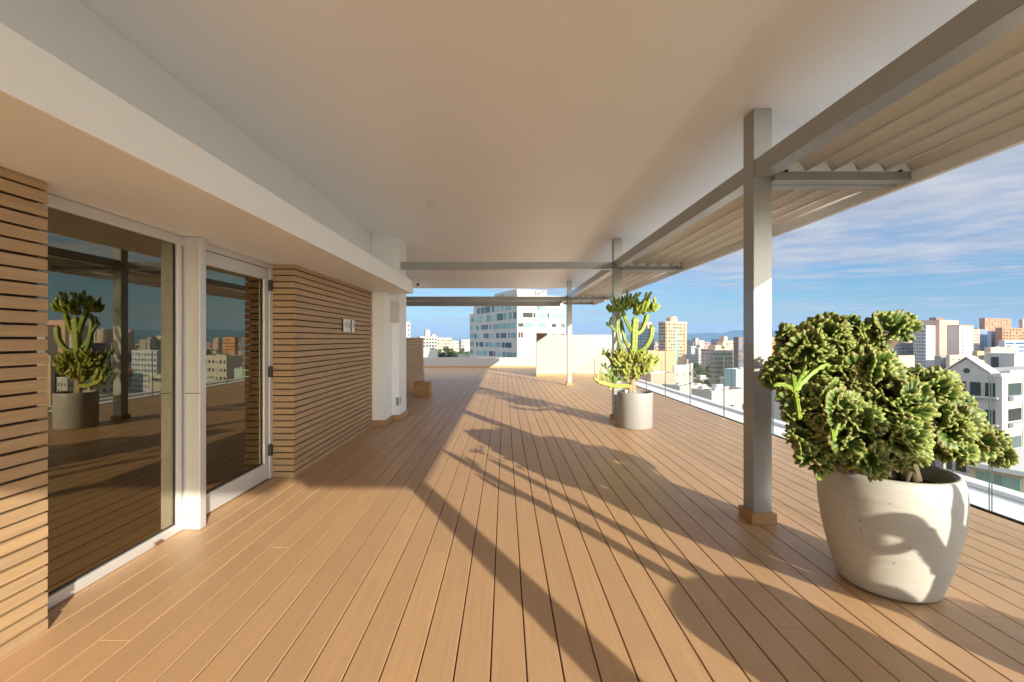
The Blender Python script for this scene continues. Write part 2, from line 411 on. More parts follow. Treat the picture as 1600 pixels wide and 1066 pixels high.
# louvred canopy bays
bays = [(-3.2,-1.08,'louvred canopy bay behind the camera'),(-.97,3.46,'nearest white louvred canopy bay at the top right'),
        (3.58,7.88,'white louvred canopy bay between the large column and the cactus column'),(8.02,13.7,'white louvred canopy bay beyond the cactus column'),
        (13.9,15.66,'last short louvred canopy bay at the far end')]
for y0, y1, lab in bays:
    t = thing('louvre_canopy', lab, 'canopy', (2.5,y0,2.6), 0, 'louvred canopy bays along the beam')
    fr = MB().box(2.02,3.043,y0-.05,y0+.05,2.59,2.70).box(2.02,3.043,y1-.05,y1+.05,2.59,2.70)
    fr.box(2.0185,2.06,y0+.05,y1-.05,2.66,2.75)
    rel(fr, 'canopy_frame', M['steel'], t, .003)
    rel(MB().box(3.045,3.09,y0-.058,y1+.058,2.565,2.74), 'edge_beam', M['blade'], t, .004)
    n = 5; w = (3.03-2.05)/n
    for k in range(n):
        bl = MB(); x0 = 2.05 + k*w
        pts = []
        for j in range(13):
            s = j/12; pts.append((x0 + s*(w+.012), 2.655 + .105*math.sin(math.pi*min(1, s**.7))**.8))
        top = [(x, z+.010) for x, z in pts[::-1]]
        b0 = len(bl.v); prof = pts + top; nn = len(prof)
        for yy in (y0+.052, y1-.052):
            for x, z in prof: bl.v.append(Vector((x, yy, z)))
        for j in range(nn):
            bl.face([b0+j, b0+(j+1)%nn, b0+nn+(j+1)%nn, b0+nn+j], 0, True)
        bl.face([b0+j for j in range(nn)][::-1]); bl.face([b0+nn+j for j in range(nn)])
        rel(bl, 'louvre_blade', M['blade'], t)
    rel(MB().box(2.062,3.043,y0+.052,y1-.052,2.776,2.784), 'added_bounce_sheet', M['roof'] if 'roof' in M else M['grey_plastic'], t)  # unseen grey sheet added to cut sun bounce onto the ceiling
    for yy in (y0+.055, y1-.055):
        br = MB().box(2.062,3.043,yy-.003,yy+.003,2.655,2.668)
        for k in range(n):
            x0 = 2.05+k*w; br.prism([(x0+.004,2.6682),(x0+w-.002,2.6682),(x0+w*.80,2.725),(x0+w*.55,2.772),(x0+w*.28,2.764),(x0+w*.1,2.715)], 1, yy-.003, yy+.003)
        rel(br, 'end_bracket', M['blade'], t)
    for yy in (y0+.066, y1-.066):
        for x in (2.10, 2.95): rel(MB().tube([(x,yy,2.648),(x,yy,2.66)], .014, 10), 'bolt', M['black'], t)

# ------------------------------------------------------------------ parapet, block wall, railing
pw = thing('parapet_wall', 'long low white parapet wall at the far end of the deck', 'wall', (0,22.2,0))
rel(MB().box(-9.2,4.6,22.215,22.55,-.3,.50), 'wall_body', M['white_ext'], pw, .01)
rel(MB().box(-9.2,3.93,22.195,22.214,.003,.085), 'skirting', M['trim'], pw)
bw = thing('block_wall', 'tall plain white wall with a corner clipped to shape a shadow triangle behind the cactus', 'wall', (2.6,17,0))
rel(MB().prism([(1.17,0),(4.05,0),(4.05,1.56),(1.60,1.56),(1.17,1.27)], 1, 17.0, 17.25), 'wall_body', M['white_ext'], bw, .008)
rel(MB().box(1.165,3.93,16.982,16.999,.003,.10), 'skirting', M['trim'], bw)
rel(MB().prism([(1.21,.1),(3.9,.1),(3.9,1.5),(1.62,1.5),(1.62,1.63),(1.21,1.63)], 1, 17.30, 17.6), 'brown_shade_panel', simple('brown_shade_panel', (.16,.10,.075), .8), bw)  # brown panel behind the cut corner stands in for a shadow triangle
rl = thing('glass_railing', 'frameless glass railing with dark joints along the open edge of the deck', 'railing', (3.98,0,0))
RX = 3.97
yy = 3.72 - 6*1.51
while yy < 17:
    y1 = min(yy+1.51, 16.98)
    g = MB().box(RX-.006,RX+.006,yy+.010,y1-.010,-.02,1.10)
    # the narrow end faces and the top carry the darker edge material
    for fi in (1,2,4): g.m[fi] = 1
    rel(g, 'glass_panel', [M['rail_glass'],M['glass_edge']], rl)
    yy += 1.51
yy = 17.26
while yy < 22:
    g = MB().box(RX-.006,RX+.006,yy+.01,yy+1.5,-.02,1.10)
    for fi in (1,2,4): g.m[fi] = 1
    rel(g, 'glass_panel', [M['rail_glass'],M['glass_edge']], rl); yy += 1.51
rel(MB().box(3.932,3.955,-8,22.2,-.03,.004), 'base_channel', M['black'], rl)
# the building that carries the terrace
hb = thing('terrace_building', 'white ledge and outer wall of the building that carries the deck', 'building', (0,5,-45))
rel(MB().box(-12,4.62,-14,22.7,-45,-.31), 'building_body', M['white_ext'], hb)
rel(MB().box(3.99,4.64,-14.02,22.72,-.30,-.03).box(4.50,4.66,-14.03,22.73,-.029,.02), 'ledge', M['white'], hb, .008)

# ------------------------------------------------------------------ planters
PX, PY = 2.195, 2.615
pot = thing('planter_pot', 'large speckled pale stone planter tapering to its base', 'planter', (PX,PY,0))
prof = [(.02,.006),(.212,.006),(.232,.016),(.243,.035),(.262,.10),(.288,.20),(.313,.32),(.329,.43),(.334,.50),(.333,.56),(.328,.61),(.320,.645),(.310,.660),(.298,.664),(.287,.656),(.281,.63),(.276,.56),(.02,.556)]
MB().lathe(prof, 72, closed=False).build('pot_body', M['stone_pot'], pot)
sb = MB()
for i in range(24):
    pass
def soil(r, z, parent):
    mb = MB(); n = 28
    ctr = len(mb.v); mb.v.append(Vector((0,0,z+.015)))
    for ring in range(1,7):
        for k in range(n):
            a = 2*math.pi*k/n; rr = r*ring/6
            mb.v.append(Vector((rr*math.cos(a), rr*math.sin(a), z+.02*noise.noise(Vector((rr*30*math.cos(a), rr*30*math.sin(a), 3))))))
    for k in range(n): mb.face([ctr, ctr+1+k, ctr+1+(k+1)%n], 0, True)
    for ring in range(5):
        for k in range(n):
            a = ctr+1+ring*n; c = a+n
            mb.face([a+k, c+k, c+(k+1)%n, a+(k+1)%n], 0, True)
    return mb.build('soil', M['soil'], parent)
soil(.278, .575, pot)

def pt(px, py, D): return Vector(((px-789)*D/F, D, 1.4-(py-530)*D/F))
# ---- crested euphorbia
eu = thing('crested_cactus', 'big spreading crested green cactus with ruffled fans in the stone planter', 'cactus', (PX,PY,.57))
origin = Vector((PX,PY,.57))
blobs = []
brg = random.Random(3)
for D, lst in ((2.62, "1232,525,22 1250,513,19 1272,520,22 1294,510,19 1222,546,18 1245,550,28 1280,550,26 1302,560,24 1328,503,19 1327,518,16 1336,516,13 1352,527,20 1370,514,24 1392,508,24 1412,510,22 1428,508,18 1382,545,14 1200,578,18 1192,592,14 1212,598,19 1222,575,20"),
    (2.50, "1245,590,28 1270,600,26 1300,600,28 1330,590,26 1355,580,22 1345,618,28 1232,640,22 1240,665,24 1226,655,14 1256,690,26 1250,715,20 1275,728,16 1290,715,22 1270,650,28 1440,602,17 1458,598,14 1478,600,18 1492,606,14 1500,640,22 1512,662,20 1545,690,19 1562,706,20 1571,690,12 1552,724,13 1520,690,24"),
    (2.38, "1285,680,26 1310,640,28 1325,670,30 1350,690,28 1320,705,24 1345,722,22 1305,722,20 1375,728,20 1360,650,30 1385,622,26 1390,665,30 1385,705,26 1412,640,28 1420,680,30 1415,714,20 1446,625,24 1470,635,24 1450,660,28 1480,665,26 1460,695,26 1490,700,24 1502,722,15 1440,722,14"),
    (2.84, "1275,590,30 1310,590,36 1345,570,30 1300,650,40 1370,640,38 1430,650,34 1478,660,28 1400,690,34 1340,690,34")):
    for q in lst.split():
        x_, y_, r_ = map(float, q.split(','))
        if D < 2.6 and r_ > 19 and brg.random() < .22: continue
        if D > 2.8 and brg.random() < .35: continue
        blobs.append((x_, y_, D+brg.uniform(-.12,.12), r_*brg.uniform(.78,1.05)))
origin = Vector((PX,PY,.57))
blobs = [ # px, py, depth, radius px
 (1256,545,2.60,44),(1232,580,2.62,36),(1206,590,2.66,22),(1222,520,2.66,20),(1292,528,2.58,40),(1337,510,2.60,24),(1332,545,2.66,40),(1384,520,2.60,44),(1418,508,2.62,26),
 (1300,590,2.55,54),(1345,590,2.50,58),(1404,575,2.60,48),(1250,640,2.50,46),(1246,690,2.50,38),(1272,716,2.42,32),(1300,640,2.40,50),
 (1325,672,2.34,52),(1392,640,2.40,58),(1446,612,2.52,46),(1398,690,2.30,48),(1462,662,2.42,52),(1508,640,2.50,36),(1552,700,2.46,32),(1520,690,2.44,38),
 (1356,716,2.28,34),(1424,716,2.26,26),(1488,705,2.36,34),(1568,690,2.52,18),(1330,600,2.86,60),(1400,620,2.88,60),(1290,660,2.82,50),(1470,650,2.84,50),(1350,690,2.85,50),(1470,590,2.62,30)]
cr = MB(); edge = []; ribs_ = []
rng = random.Random(11)
def fan(base, d, n_, Rr, A, amp, k, ph):
    d = d.normalized(); t = d.cross(n_).normalized(); n_ = t.cross(d).normalized()
    U = 37; V = 5
    curl = rng.uniform(-.35,.35)
    b0 = len(cr.v)
    kt = max(5, int(A*Rr*2/ .0135))
    for side in (1,-1):
        for iu in range(U):
            a = -A + 2*A*iu/(U-1)
            tooth = abs(math.sin(kt*a*.5+ph))
            tooth_s = 1 - tooth**2
            for iv in range(V):
                q = iv/(V-1); r = Rr*(.18+.82*q)
                rr = r*(1+.13*q*q*(tooth_s-.4)) * (1-.16*(a/A)**2)
                w = amp*(q**1.4)*(math.sin(k*a+ph) + .35*math.sin(2.3*k*a+1.7*ph))
                th = (.004+Rr*.065)*(1-.25*q)*(.35+1.1*tooth_s*(.35+.65*q))
                if iv == V-1: th *= .45
                p = base + d*(rr*math.cos(a*.85)) + t*(rr*math.sin(a)) + n_*(w + side*th - curl*Rr*q*q*math.cos(a*1.3))
                cr.v.append(p); edge.append(q); ribs_.append(tooth_s*(.2+.8*q))
    def ix(s, u, v): return b0 + s*U*V + u*V + v
    for iu in range(U-1):
        for iv in range(V-1):
            cr.face([ix(0,iu,iv), ix(0,iu+1,iv), ix(0,iu+1,iv+1), ix(0,iu,iv+1)], 0, True)
            cr.face([ix(1,iu,iv), ix(1,iu,iv+1), ix(1,iu+1,iv+1), ix(1,iu+1,iv)], 0, True)
        cr.face([ix(0,iu,V-1), ix(0,iu+1,V-1), ix(1,iu+1,V-1), ix(1,iu,V-1)], 0, True)
    for iv in range(V-1):
        for iu in (0, U-1): cr.face([ix(0,iu,iv), ix(0,iu,iv+1), ix(1,iu,iv+1), ix(1,iu,iv)], 0, True)
outline = [(1178,565),(1182,558),(1200,553),(1216,553),(1214,530),(1213,515),(1222,503),(1240,500),(1262,500),(1275,494),(1292,496),(1298,492),(1304,497),(1306,512),(1311,516),(1313,503),(1318,488),(1330,486),(1338,489),(1341,505),(1347,506),(1360,492),(1375,489),(1392,486),(1410,490),(1430,497),(1439,498),(1437,512),(1428,524),(1412,530),(1395,535),(1388,545),(1392,562),(1412,570),(1430,574),(1445,576),(1460,580),(1480,578),(1496,582),(1495,595),(1505,612),(1522,620),(1528,635),(1530,650),(1533,664),(1552,668),(1570,670),(1582,682),(1578,700),(1584,722),(1575,734),(1560,728),(1545,718),(1525,725),(1508,730),(1490,722),(1475,716),(1462,720),(1440,744),(1425,748),(1405,745),(1390,750),(1365,746),(1340,742),(1315,748),(1297,752),(1283,746),(1262,732),(1235,722),(1240,705),(1228,690),(1222,672),(1214,668),(1216,655),(1225,648),(1215,630),(1208,615),(1195,605),(1180,592)]
def inside(p):
    x, y = 789+F*p.x/p.y, 530+F*(1.4-p.z)/p.y
    c = False; n = len(outline)
    for i in range(n):
        x1, y1 = outline[i]; x2, y2 = outline[i-1]
        if (y1 > y) != (y2 > y) and x < (x2-x1)*(y-y1)/(y2-y1)+x1: c = not c
    return c
centers = []
for px, py, D, r in blobs:
    c = pt(px, py, D); rad = r*D/F; centers.append((c, rad))
for c, rad in centers:
    nf = max(8, int(4*math.pi*rad*rad/.0046))
    for i in range(nf):
        ph = math.acos(1-2*(i+.5)/nf); th = math.pi*(1+5**.5)*i
        d = Vector((math.cos(th)*math.sin(ph), math.sin(th)*math.sin(ph), math.cos(ph)))
        d = (d + Vector([rng.uniform(-.35,.35) for _ in range(3)])).normalized()
        if rng.random() < .12: continue
        # skip fans buried deep inside other blobs or facing into the trunk
        tip = c + d*rad
        if any((tip-c2).length < r2*.70 for c2, r2 in centers if c2 is not c): continue
        if tip.z < .60 and math.hypot(tip.x-PX, tip.y-PY) < .34: continue
        Rr = min(rng.uniform(.050,.125), rad*.95)
        up = Vector((rng.uniform(-1,1), rng.uniform(-1,1), rng.uniform(-.4,1)))
        n_ = d.cross(up)
        if n_.length < .1: n_ = d.orthogonal()
        n_.normalize(); b0_ = c + d*max(.0, rad*.85-Rr*.92); tt = d.cross(n_)
        if not all(inside(b0_ + q) for q in (d*Rr*.95, (d*.62+tt*.75)*Rr, (d*.62-tt*.75)*Rr)):
            for _k in range(3):
                Rr *= .66; b0_ = c + d*max(.0, rad*.85-Rr*.92)
                if all(inside(b0_ + q) for q in (d*Rr*.85, (d*.6+tt*.6)*Rr, (d*.6-tt*.6)*Rr)): break
            else: continue
        fan(c + d*max(.0, rad*rng.uniform(.66,.98)-Rr*.92), d, n_.normalized(), Rr, rng.uniform(.95,1.55), Rr*rng.uniform(.08,.24), rng.uniform(1.8,3.8), rng.uniform(0,6.28))
me = cr.mesh('crest_fans', M['crest'])
for nm, data in (('edge',edge),('rib',ribs_)):
    at = me.attributes.new(nm, 'FLOAT', 'POINT'); at.data.foreach_set('value', data)
co = bpy.data.objects.new('crest_fans', me); COL.objects.link(co); co.parent = eu; co.matrix_parent_inverse = Matrix.Translation(-Vector(eu.location))
br = MB()
for i, (c, rad) in enumerate(centers):
    base = origin + Vector((rng.uniform(-.12,.12), rng.uniform(-.10,.10), -.02))
    mid = base.lerp(c, .5) + Vector((0,0,-.03+.06*rng.random()))
    px_ = 789+F*c.x/c.y; py_ = 530+F*(1.4-c.z)/c.y
    if px_ > 1350 and py_ < 560: mid = pt(1352,580,2.62)
    elif px_ > 1440: mid = pt(1425,690,2.5)
    elif px_ < 1260 and py_ > 660: mid = pt(1300,690,2.55)
    path = curve([base, mid, c], 9) if 'curve' in globals() else [base, base.lerp(mid,.5)+Vector((0,0,.02)), mid, mid.lerp(c,.6), c]
    br.tube(path, [.034,.03,.027,.024,rad*.22] if len(path) == 5 else .026, 9)
rel(br, 'stems', M['crest_bark'], eu)
def shoot(parent, base, tips, r, mat, teeth=.22):
    mb = MB()
    for tp in tips:
        pts = []; n = 13
        for i in range(n):
            s = i/(n-1)
            p = Vector(base).lerp(Vector(tp), s) + Vector((0,0,.02*math.sin(math.pi*s)))
            pts.append(p)
        mb.tube(pts, [r*(.9+.2*math.sin(i*2.2))*(1 if i < n-2 else (.75 if i == n-2 else .3)) for i in range(n)], ribs=4, depth=.5, teeth=teeth)
    return rel(mb, 'fresh_shoot', mat, parent)
n0 = pt(1242,612,2.26)
shoot(eu, pt(1249,655,2.30), [n0], .012, M['shoot'])
shoot(eu, n0, [pt(1208,603,2.24), pt(1218,588,2.28), pt(1238,586,2.22), pt(1260,580,2.24), pt(1295,568,2.30)], .0125, M['shoot'])
shoot(eu, pt(1302,690,2.20), [pt(1298,672,2.19), pt(1312,662,2.2)], .010, M['shoot'])

# ---- small planter with the candelabra cactus
CX, CY = 2.07, 7.25
p2 = thing('planter_pot', 'small smooth grey cylindrical planter near the glass railing', 'planter', (CX,CY,0))
MB().lathe([(.02,.004),(.262,.004),(.268,.012),(.275,.50),(.275,.555),(.272,.562),(.262,.565),(.252,.562),(.249,.55),(.247,.48),(.02,.476)], 56, closed=False).build('pot_body', M['grey_pot'], p2)
soil(.25, .49, p2)
def cp(cx, cy, dy=0):     # point in the enlarged view of the cactus -> world
    return pt(905+cx/4.264, 440+cy/4.264, CY) + Vector((0,dy,0))
cc = thing('columnar_cactus', 'tall candelabra cactus with yellow green arms in the small grey planter', 'cactus', (CX,CY,.48))
rg = random.Random(5)
def curve(pts, n=14):
    P_ = [Vector(p) for p in pts]; out = []
    if len(P_) == 2: return [P_[0].lerp(P_[1], i/(n-1)) for i in range(n)]
    E = [P_[0]*2-P_[1]] + P_ + [P_[-1]*2-P_[-2]]
    m = len(P_)-1
    for i in range(n):
        s = i/(n-1)*m; k = min(int(s), m-1); u = s-k
        a, b_, c, d = E[k:k+4]
        out.append(.5*((2*b_)+(c-a)*u+(2*a-5*b_+4*c-d)*u*u+(3*b_-a-3*c+d)*u**3))
    return out
def stem(mb, pts, r0, r1, n=14, ribs=4, tip=True):
    pa = curve(pts, n); rad = []
    for i in range(n):
        s = i/(n-1); rad.append((r0+(r1-r0)*s)*(1+.07*math.sin(i*2.1)))
    if tip:
        rad[-1] *= .35; rad[-2] *= .8
    rad[0] *= .7
    mb.tube(pa, rad, ribs=ribs, depth=.42, teeth=.06); return pa
def fingers(mb, node, n, spread, L, r, up=.6, bias=Vector((0,0,0))):
    for _ in range(n):
        d = Vector((rg.uniform(-1,1), rg.uniform(-1,1), rg.uniform(-.2,1)+up)) + bias
        d.normalize(); b_ = node + Vector((rg.uniform(-1,1),rg.uniform(-1,1),rg.uniform(-.6,.6)))*spread
        l = L*rg.uniform(.6,1.25)
        mid = b_ + d*l*.55; tip = mid + (d + Vector((0,0,.7))).normalized()*l*.5
        stem(mb, [b_, mid, tip], r*rg.uniform(.75,1.05), r*rg.uniform(.7,1), 8, rg.choice((3,4)))
tr = MB()
tr.tube(curve([cp(362,770), cp(357,700), cp(352,600), cp(358,500), cp(362,450)], 16), [.058,.055,.05,.05,.048,.047,.046,.046,.045,.044,.044,.043,.042,.04,.038,.035], 12)
tr.tube(curve([cp(330,770,-.03), cp(335,720,-.04), cp(350,680,0)], 8), .03, 8)
rel(tr, 'trunk', M['bark'], cc)
bigs = MB()
stem(bigs, [cp(360,480), cp(366,400), cp(368,320), cp(376,235)], .060, .062, 22)
stem(bigs, [cp(385,470,-.02), cp(430,445,-.04), cp(470,380,-.05), cp(484,292,-.04)], .034, .046, 22)
stem(bigs, [cp(380,352), cp(420,325,.03), cp(446,270,.05), cp(460,215,.04)], .034, .040, 18)
rel(bigs, 'tall_arm', M['cactus'], cc)
dk = MB()
stem(dk, [cp(352,345), cp(328,300,-.03), cp(300,240,-.05), cp(275,175,-.03)], .036, .042, 18)
stem(dk, [cp(330,445), cp(310,380,.06), cp(292,290,.09), cp(280,230,.1)], .032, .034, 18)
stem(dk, [cp(288,470,-.05), cp(262,400,-.06), cp(250,300,-.05), cp(262,215,-.04)], .034, .04, 18)
stem(dk, [cp(255,345,-.05), cp(225,322,-.08), cp(200,290,-.1), cp(200,250,-.1)], .022, .026, 14)
for a in ([cp(205,300,-.1), cp(180,292,-.12), cp(172,272,-.12)], [cp(200,270,-.1), cp(205,250,-.1), cp(198,238,-.1)]): stem(dk, a, .02, .02, 10)
fingers(dk, cp(270,180,-.03), 30, .09, .14, .023, .5, Vector((-.3,0,0)))
fingers(dk, cp(330,165,.05), 22, .09, .16, .024, .8)
fingers(dk, cp(215,200,-.06), 14, .04, .12, .020, .3, Vector((-.6,0,0)))
for a in ([cp(325,170), cp(322,110), cp(320,58)], [cp(350,150), cp(372,110), cp(382,72)], [cp(368,120), cp(395,92), cp(410,70)], [cp(350,130), cp(345,95), cp(342,80)]): stem(dk, a, .026, .026, 12)
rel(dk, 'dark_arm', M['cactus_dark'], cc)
lt = MB()
fingers(lt, cp(400,200), 40, .10, .15, .025, .8, Vector((.2,-.2,0)))
fingers(lt, cp(465,185,.03), 30, .085, .15, .023, .7, Vector((.5,-.1,0)))
for a in ([cp(430,190), cp(440,120), cp(450,70)], [cp(455,150), cp(466,95), cp(484,66)], [cp(480,190), cp(500,140), cp(503,100)], [cp(490,190), cp(520,175), cp(540,155)]): stem(lt, a, .026, .026, 12)
rel(lt, 'upper_finger', M['cactus'], cc)
lo = MB()
for node, n in (((340,640),8),((392,630),8),((300,625),10),((415,600),8),((370,590),8),((300,520),16),((260,500),10),((350,520),12),((400,520),12),((440,510),12),((480,540),8),((330,600),10),((290,590),10),((240,540),8),((430,560),6)):
    c = cp(*node, rg.uniform(-.12,.12)); stem(lo, [cp(355,max(520,node[1]+50)), cp((355+node[0])/2, node[1]+30), c], .03, .03, 10)
    fingers(lo, c, n+4, .07, .125, .023, .45, Vector(((node[0]-355)/160,-.1,0)))
for a in ([cp(480,540), cp(505,560), cp(527,540)], [cp(470,560), cp(490,590), cp(503,600)]): stem(lo, a, .028, .026, 10)
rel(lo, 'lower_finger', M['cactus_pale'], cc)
arm = MB()
stem(arm, [cp(345,705), cp(290,690,-.1), cp(220,688,-.2), cp(140,668,-.28), cp(85,650,-.3)], .042, .040, 22)
for a in ([cp(150,670,-.26), cp(135,635,-.3), cp(118,600,-.3), cp(118,565,-.3)], [cp(110,655,-.3), cp(85,645,-.33), cp(68,625,-.33)], [cp(130,650,-.28), cp(140,632,-.3), cp(132,610,-.3)], [cp(95,652,-.3), cp(98,625,-.28), cp(95,605,-.28)], [cp(190,690,-.24), cp(182,705,-.26), cp(172,710,-.26)]): stem(arm, a, .026, .022, 10)
rel(arm, 'low_arm', M['cactus_pale'], cc)
ld = MB()
stem(ld, [cp(330,660), cp(280,655,.05), cp(225,645,.08), cp(190,620,.1)], .03, .028, 16)
for node in ((185,560),(180,620),(215,590),(170,470),(205,490),(230,650)):
    c = cp(node[0], node[1]+15, .06); stem(ld, [cp(260,640,.06), cp((250+node[0])/2, node[1]+45, .07), c], .024, .022, 10)
    fingers(ld, c, 4, .03, .10, .019, .5, Vector((-.4,0,0)))
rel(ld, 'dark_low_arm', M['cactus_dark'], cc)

# ---- second cactus planter beside the camera (its shadow falls on the deck)
QX, QY = 2.30, .27
p3 = thing('planter_pot', 'wide grey planter just outside the view whose round shadow lies on the near deck', 'planter', (QX,QY,0))
MB().lathe([(.02,.004),(.30,.004),(.33,.03),(.385,.62),(.385,.70),(.375,.71),(.355,.70),(.35,.60),(.02,.596)], 48, closed=False).build('pot_body', M['grey_pot'], p3)
soil(.35, .61, p3)
c3 = thing('columnar_cactus', 'two stemmed cactus just outside the view casting twin thin shadows', 'cactus', (QX,QY,.6))
m3 = MB()
stem(m3, [(QX-.06,QY+.02,.58), (QX-.10,QY+.01,1.0), (QX-.17,QY-.04,1.5), (QX-.20,QY-.08,1.92)], .05, .045, 20)
stem(m3, [(QX+.10,QY+.05,.58), (QX+.13,QY+.06,1.0), (QX+.14,QY+.04,1.4), (QX+.12,QY+.02,1.74)], .05, .04, 20)
for a in ([(QX-.15,QY-.02,1.30),(QX-.26,QY-.02,1.38),(QX-.28,QY-.03,1.55)], [(QX-.18,QY-.05,1.60),(QX-.10,QY-.06,1.68),(QX-.08,QY-.06,1.80)]): stem(m3, a, .03, .028, 10)
rel(m3, 'stems', M['cactus_dark'], c3)

TX, TY = 3.14, .60
p4 = thing('planter_pot', 'small grey planter just outside the right of the view shading the big stone planter', 'planter', (TX,TY,0))
MB().lathe([(.02,.004),(.262,.004),(.268,.012),(.275,.50),(.275,.555),(.262,.565),(.249,.55),(.247,.48),(.02,.476)], 40, closed=False).build('pot_body', M['grey_pot'], p4)
soil(.25, .49, p4)
c4 = thing('columnar_cactus', 'wide many armed cactus just outside the right of the view', 'cactus', (TX,TY,.48))
m4 = MB(); rg = random.Random(8)
stem(m4, [(TX,TY,.46), (TX+.02,TY,.8), (TX+.03,TY,1.25)], .05, .05, 16)
for k, (dx, zt) in enumerate(((.10,1.05),(.17,1.2),(-.015,1.02))):
    t_ = Vector((TX+dx, TY+.04*k-.03, zt)); stem(m4, [(TX,TY,.5+.06*k), ((TX*2+dx)/2+.03,TY,.75), t_], .042, .045, 14)
for k, (x_, zt) in enumerate(((2.84,1.02),(2.78,1.36),(2.70,1.18),(2.66,1.52),(2.60,1.34),(2.54,1.50))):
    y_ = .62+.035*k
    stem(m4, [(TX-.03,TY+.01*k,.50), (2.98,TY+.02*k,.585), (x_+.03,y_,.74+.02*k), (x_,y_,zt)], .042, .046, 18)
    fingers(m4, Vector((x_,y_,zt-.14)), 3, .045, .18, .034, .4)
stem(m4, [(TX,TY,.80), (2.99,TY+.02,.97), (2.86,TY+.04,1.08)], .045, .05, 14)
rel(m4, 'stems', M['cactus_dark'], c4)

# ------------------------------------------------------------------ ground, sea, hills
GZ = -45.0
def ground_mat():
    m, nt, b = newmat('city_ground')
    v = coords(nt)
    f = noise_tex(nt, v, .006, 6); f2 = noise_tex(nt, v, .05, 5)
    vo = nt.nodes.new('ShaderNodeTexVoronoi'); vo.inputs['Scale'].default_value = .03; nt.links.new(v, vo.inputs['Vector'])
    urban = mixc(nt, f2, (.12,.115,.11), (.27,.25,.22))
    green = mixc(nt, f2, (.035,.06,.02), (.08,.11,.04))
    col = mixc(nt, ramp(nt, f, [(.42,0),(.58,1)]), urban, green)
    nt.links.new(col, b.inputs['Base Color']); b.inputs['Roughness'].default_value = .9; return m
tag(MB().box(-8500,8500,-3000,8900,GZ-1,GZ).build('ground', ground_mat()), kind='structure')
def sea_mat():
    m, nt, b = newmat('sea_water'); v = coords(nt)
    f = noise_tex(nt, v, .01, 5)
    nt.links.new(mixc(nt, f, (.01,.10,.17), (.02,.15,.22)), b.inputs['Base Color']); b.inputs['Roughness'].default_value = .3
    bump(nt, b, noise_tex(nt, v, .4, 4), .3, .5); return m
tag(MB().prism([(-8500,500),(-260,780),(-120,1000),(60,1800),(700,8900),(-8500,8900)], 2, GZ+.05, GZ+.3).build('sea', sea_mat()), kind='structure')
hl = MB(); nx = 140; ny = 8
for j in range(ny):
    for i in range(nx):
        u = i/(nx-1); x = 1900 + 6500*u; v = j/(ny-1)
        prof_ = math.sin(math.pi*min(1,v*1.02))**.8 if v < .55 else 1
        e = 1 - math.exp(-u*9)
        ridge = (150 + 120*noise.noise(Vector((u*5,1.3,0))) + 60*noise.noise(Vector((u*14,4.1,0))) + 16*noise.noise(Vector((u*40,v*4,0))))*e
        hl.v.append(Vector((x, 7000+v*1800, GZ-5 + max(0,ridge+60*e)*min(1,v*1.9)**.8)))
for j in range(ny-1):
    for i in range(nx-1):
        a = j*nx+i; hl.face([a,a+1,a+nx+1,a+nx], 0, True)
tag(hl.build('hills', simple('hill_forest', (.05,.075,.035), .95, var=.4, scale=.004)), kind='structure')

# ------------------------------------------------------------------ city
E1 = Vector((.911,.412,0)); E2 = Vector((-.412,.911,0)); RZ = math.atan2(.412,.911)
def wallmat(name, c, var=.07, sc=.12):
    m = M.get(name)
    if not m: m = M[name] = simple(name, c, .8, var=var, scale=sc)
    return m
def winmat():
    m, nt, b = newmat('city_window'); oi = nt.nodes.new('ShaderNodeObjectInfo')
    col = ramp(nt, oi.outputs['Random'], [(0,(.02,.03,.035)),(.45,(.05,.07,.075)),(.8,(.12,.17,.17)),(1,(.30,.33,.31))])
    nt.links.new(col, b.inputs['Base Color']); b.inputs['Roughness'].default_value = .12; return m
def winmat_c(name, c):
    m, nt, b = newmat(name); oi = nt.nodes.new('ShaderNodeObjectInfo')
    nt.links.new(mixc(nt, oi.outputs['Random'], [k*.55 for k in c], [min(1,k*1.4) for k in c]), b.inputs['Base Color']); b.inputs['Roughness'].default_value = .1; return m
M['win'] = winmat(); M['win_green'] = winmat_c('green_window', (.16,.27,.24)); M['win_dark'] = winmat_c('dark_window', (.035,.04,.045)); M['win_blue'] = winmat_c('blue_window', (.09,.15,.24))
unit = {}
def unitbox(mat):
    if mat.name not in unit: unit[mat.name] = MB().box(-.5,.5,-.5,.5,-.5,.5).mesh('window', mat)
    return unit[mat.name]
M['roof'] = simple('flat_roof', (.36,.35,.34), .9, var=.2, scale=.3)
M['roof_white'] = simple('white_roof', (.55,.545,.53), .85, var=.12, scale=.3)
M['unit'] = simple('roof_unit', (.5,.5,.5), .6)
names_wall = {'white':(.39,.375,.35),'cream':(.48,.39,.28),'tan':(.40,.28,.15),'pink':(.44,.30,.235),'orange':(.40,.19,.085),'blue':(.22,.28,.40),'grey':(.27,.265,.25),'teal':(.30,.42,.42),'brown':(.18,.13,.10),'bluewhite':(.40,.44,.52),'peach':(.47,.36,.26),'sand':(.40,.285,.18),'olive':(.30,.28,.20)}
def W(c): return wallmat(c+'_wall', names_wall[c])
def place(xc, D, xl, xr, ytop, depth=None, width=None):
    kc = (xc-789)/F; Px = kc*D
    kl = (xl-789)/F; kr = (xr-789)/F
    tl = depth if depth else (Px-kl*D)/(.412+.911*kl)
    tr_ = width if width else (kr*D-Px)/(.911-.412*kr)
    return Px, D, tl, tr_, 1.4-(ytop-530)*D/F
taken = []
def pane(t, mat, c, s, name='window'):
    o = bpy.data.objects.new(name, unitbox(mat)); COL.objects.link(o); o.parent = t; o.location = c; o.scale = s; return o
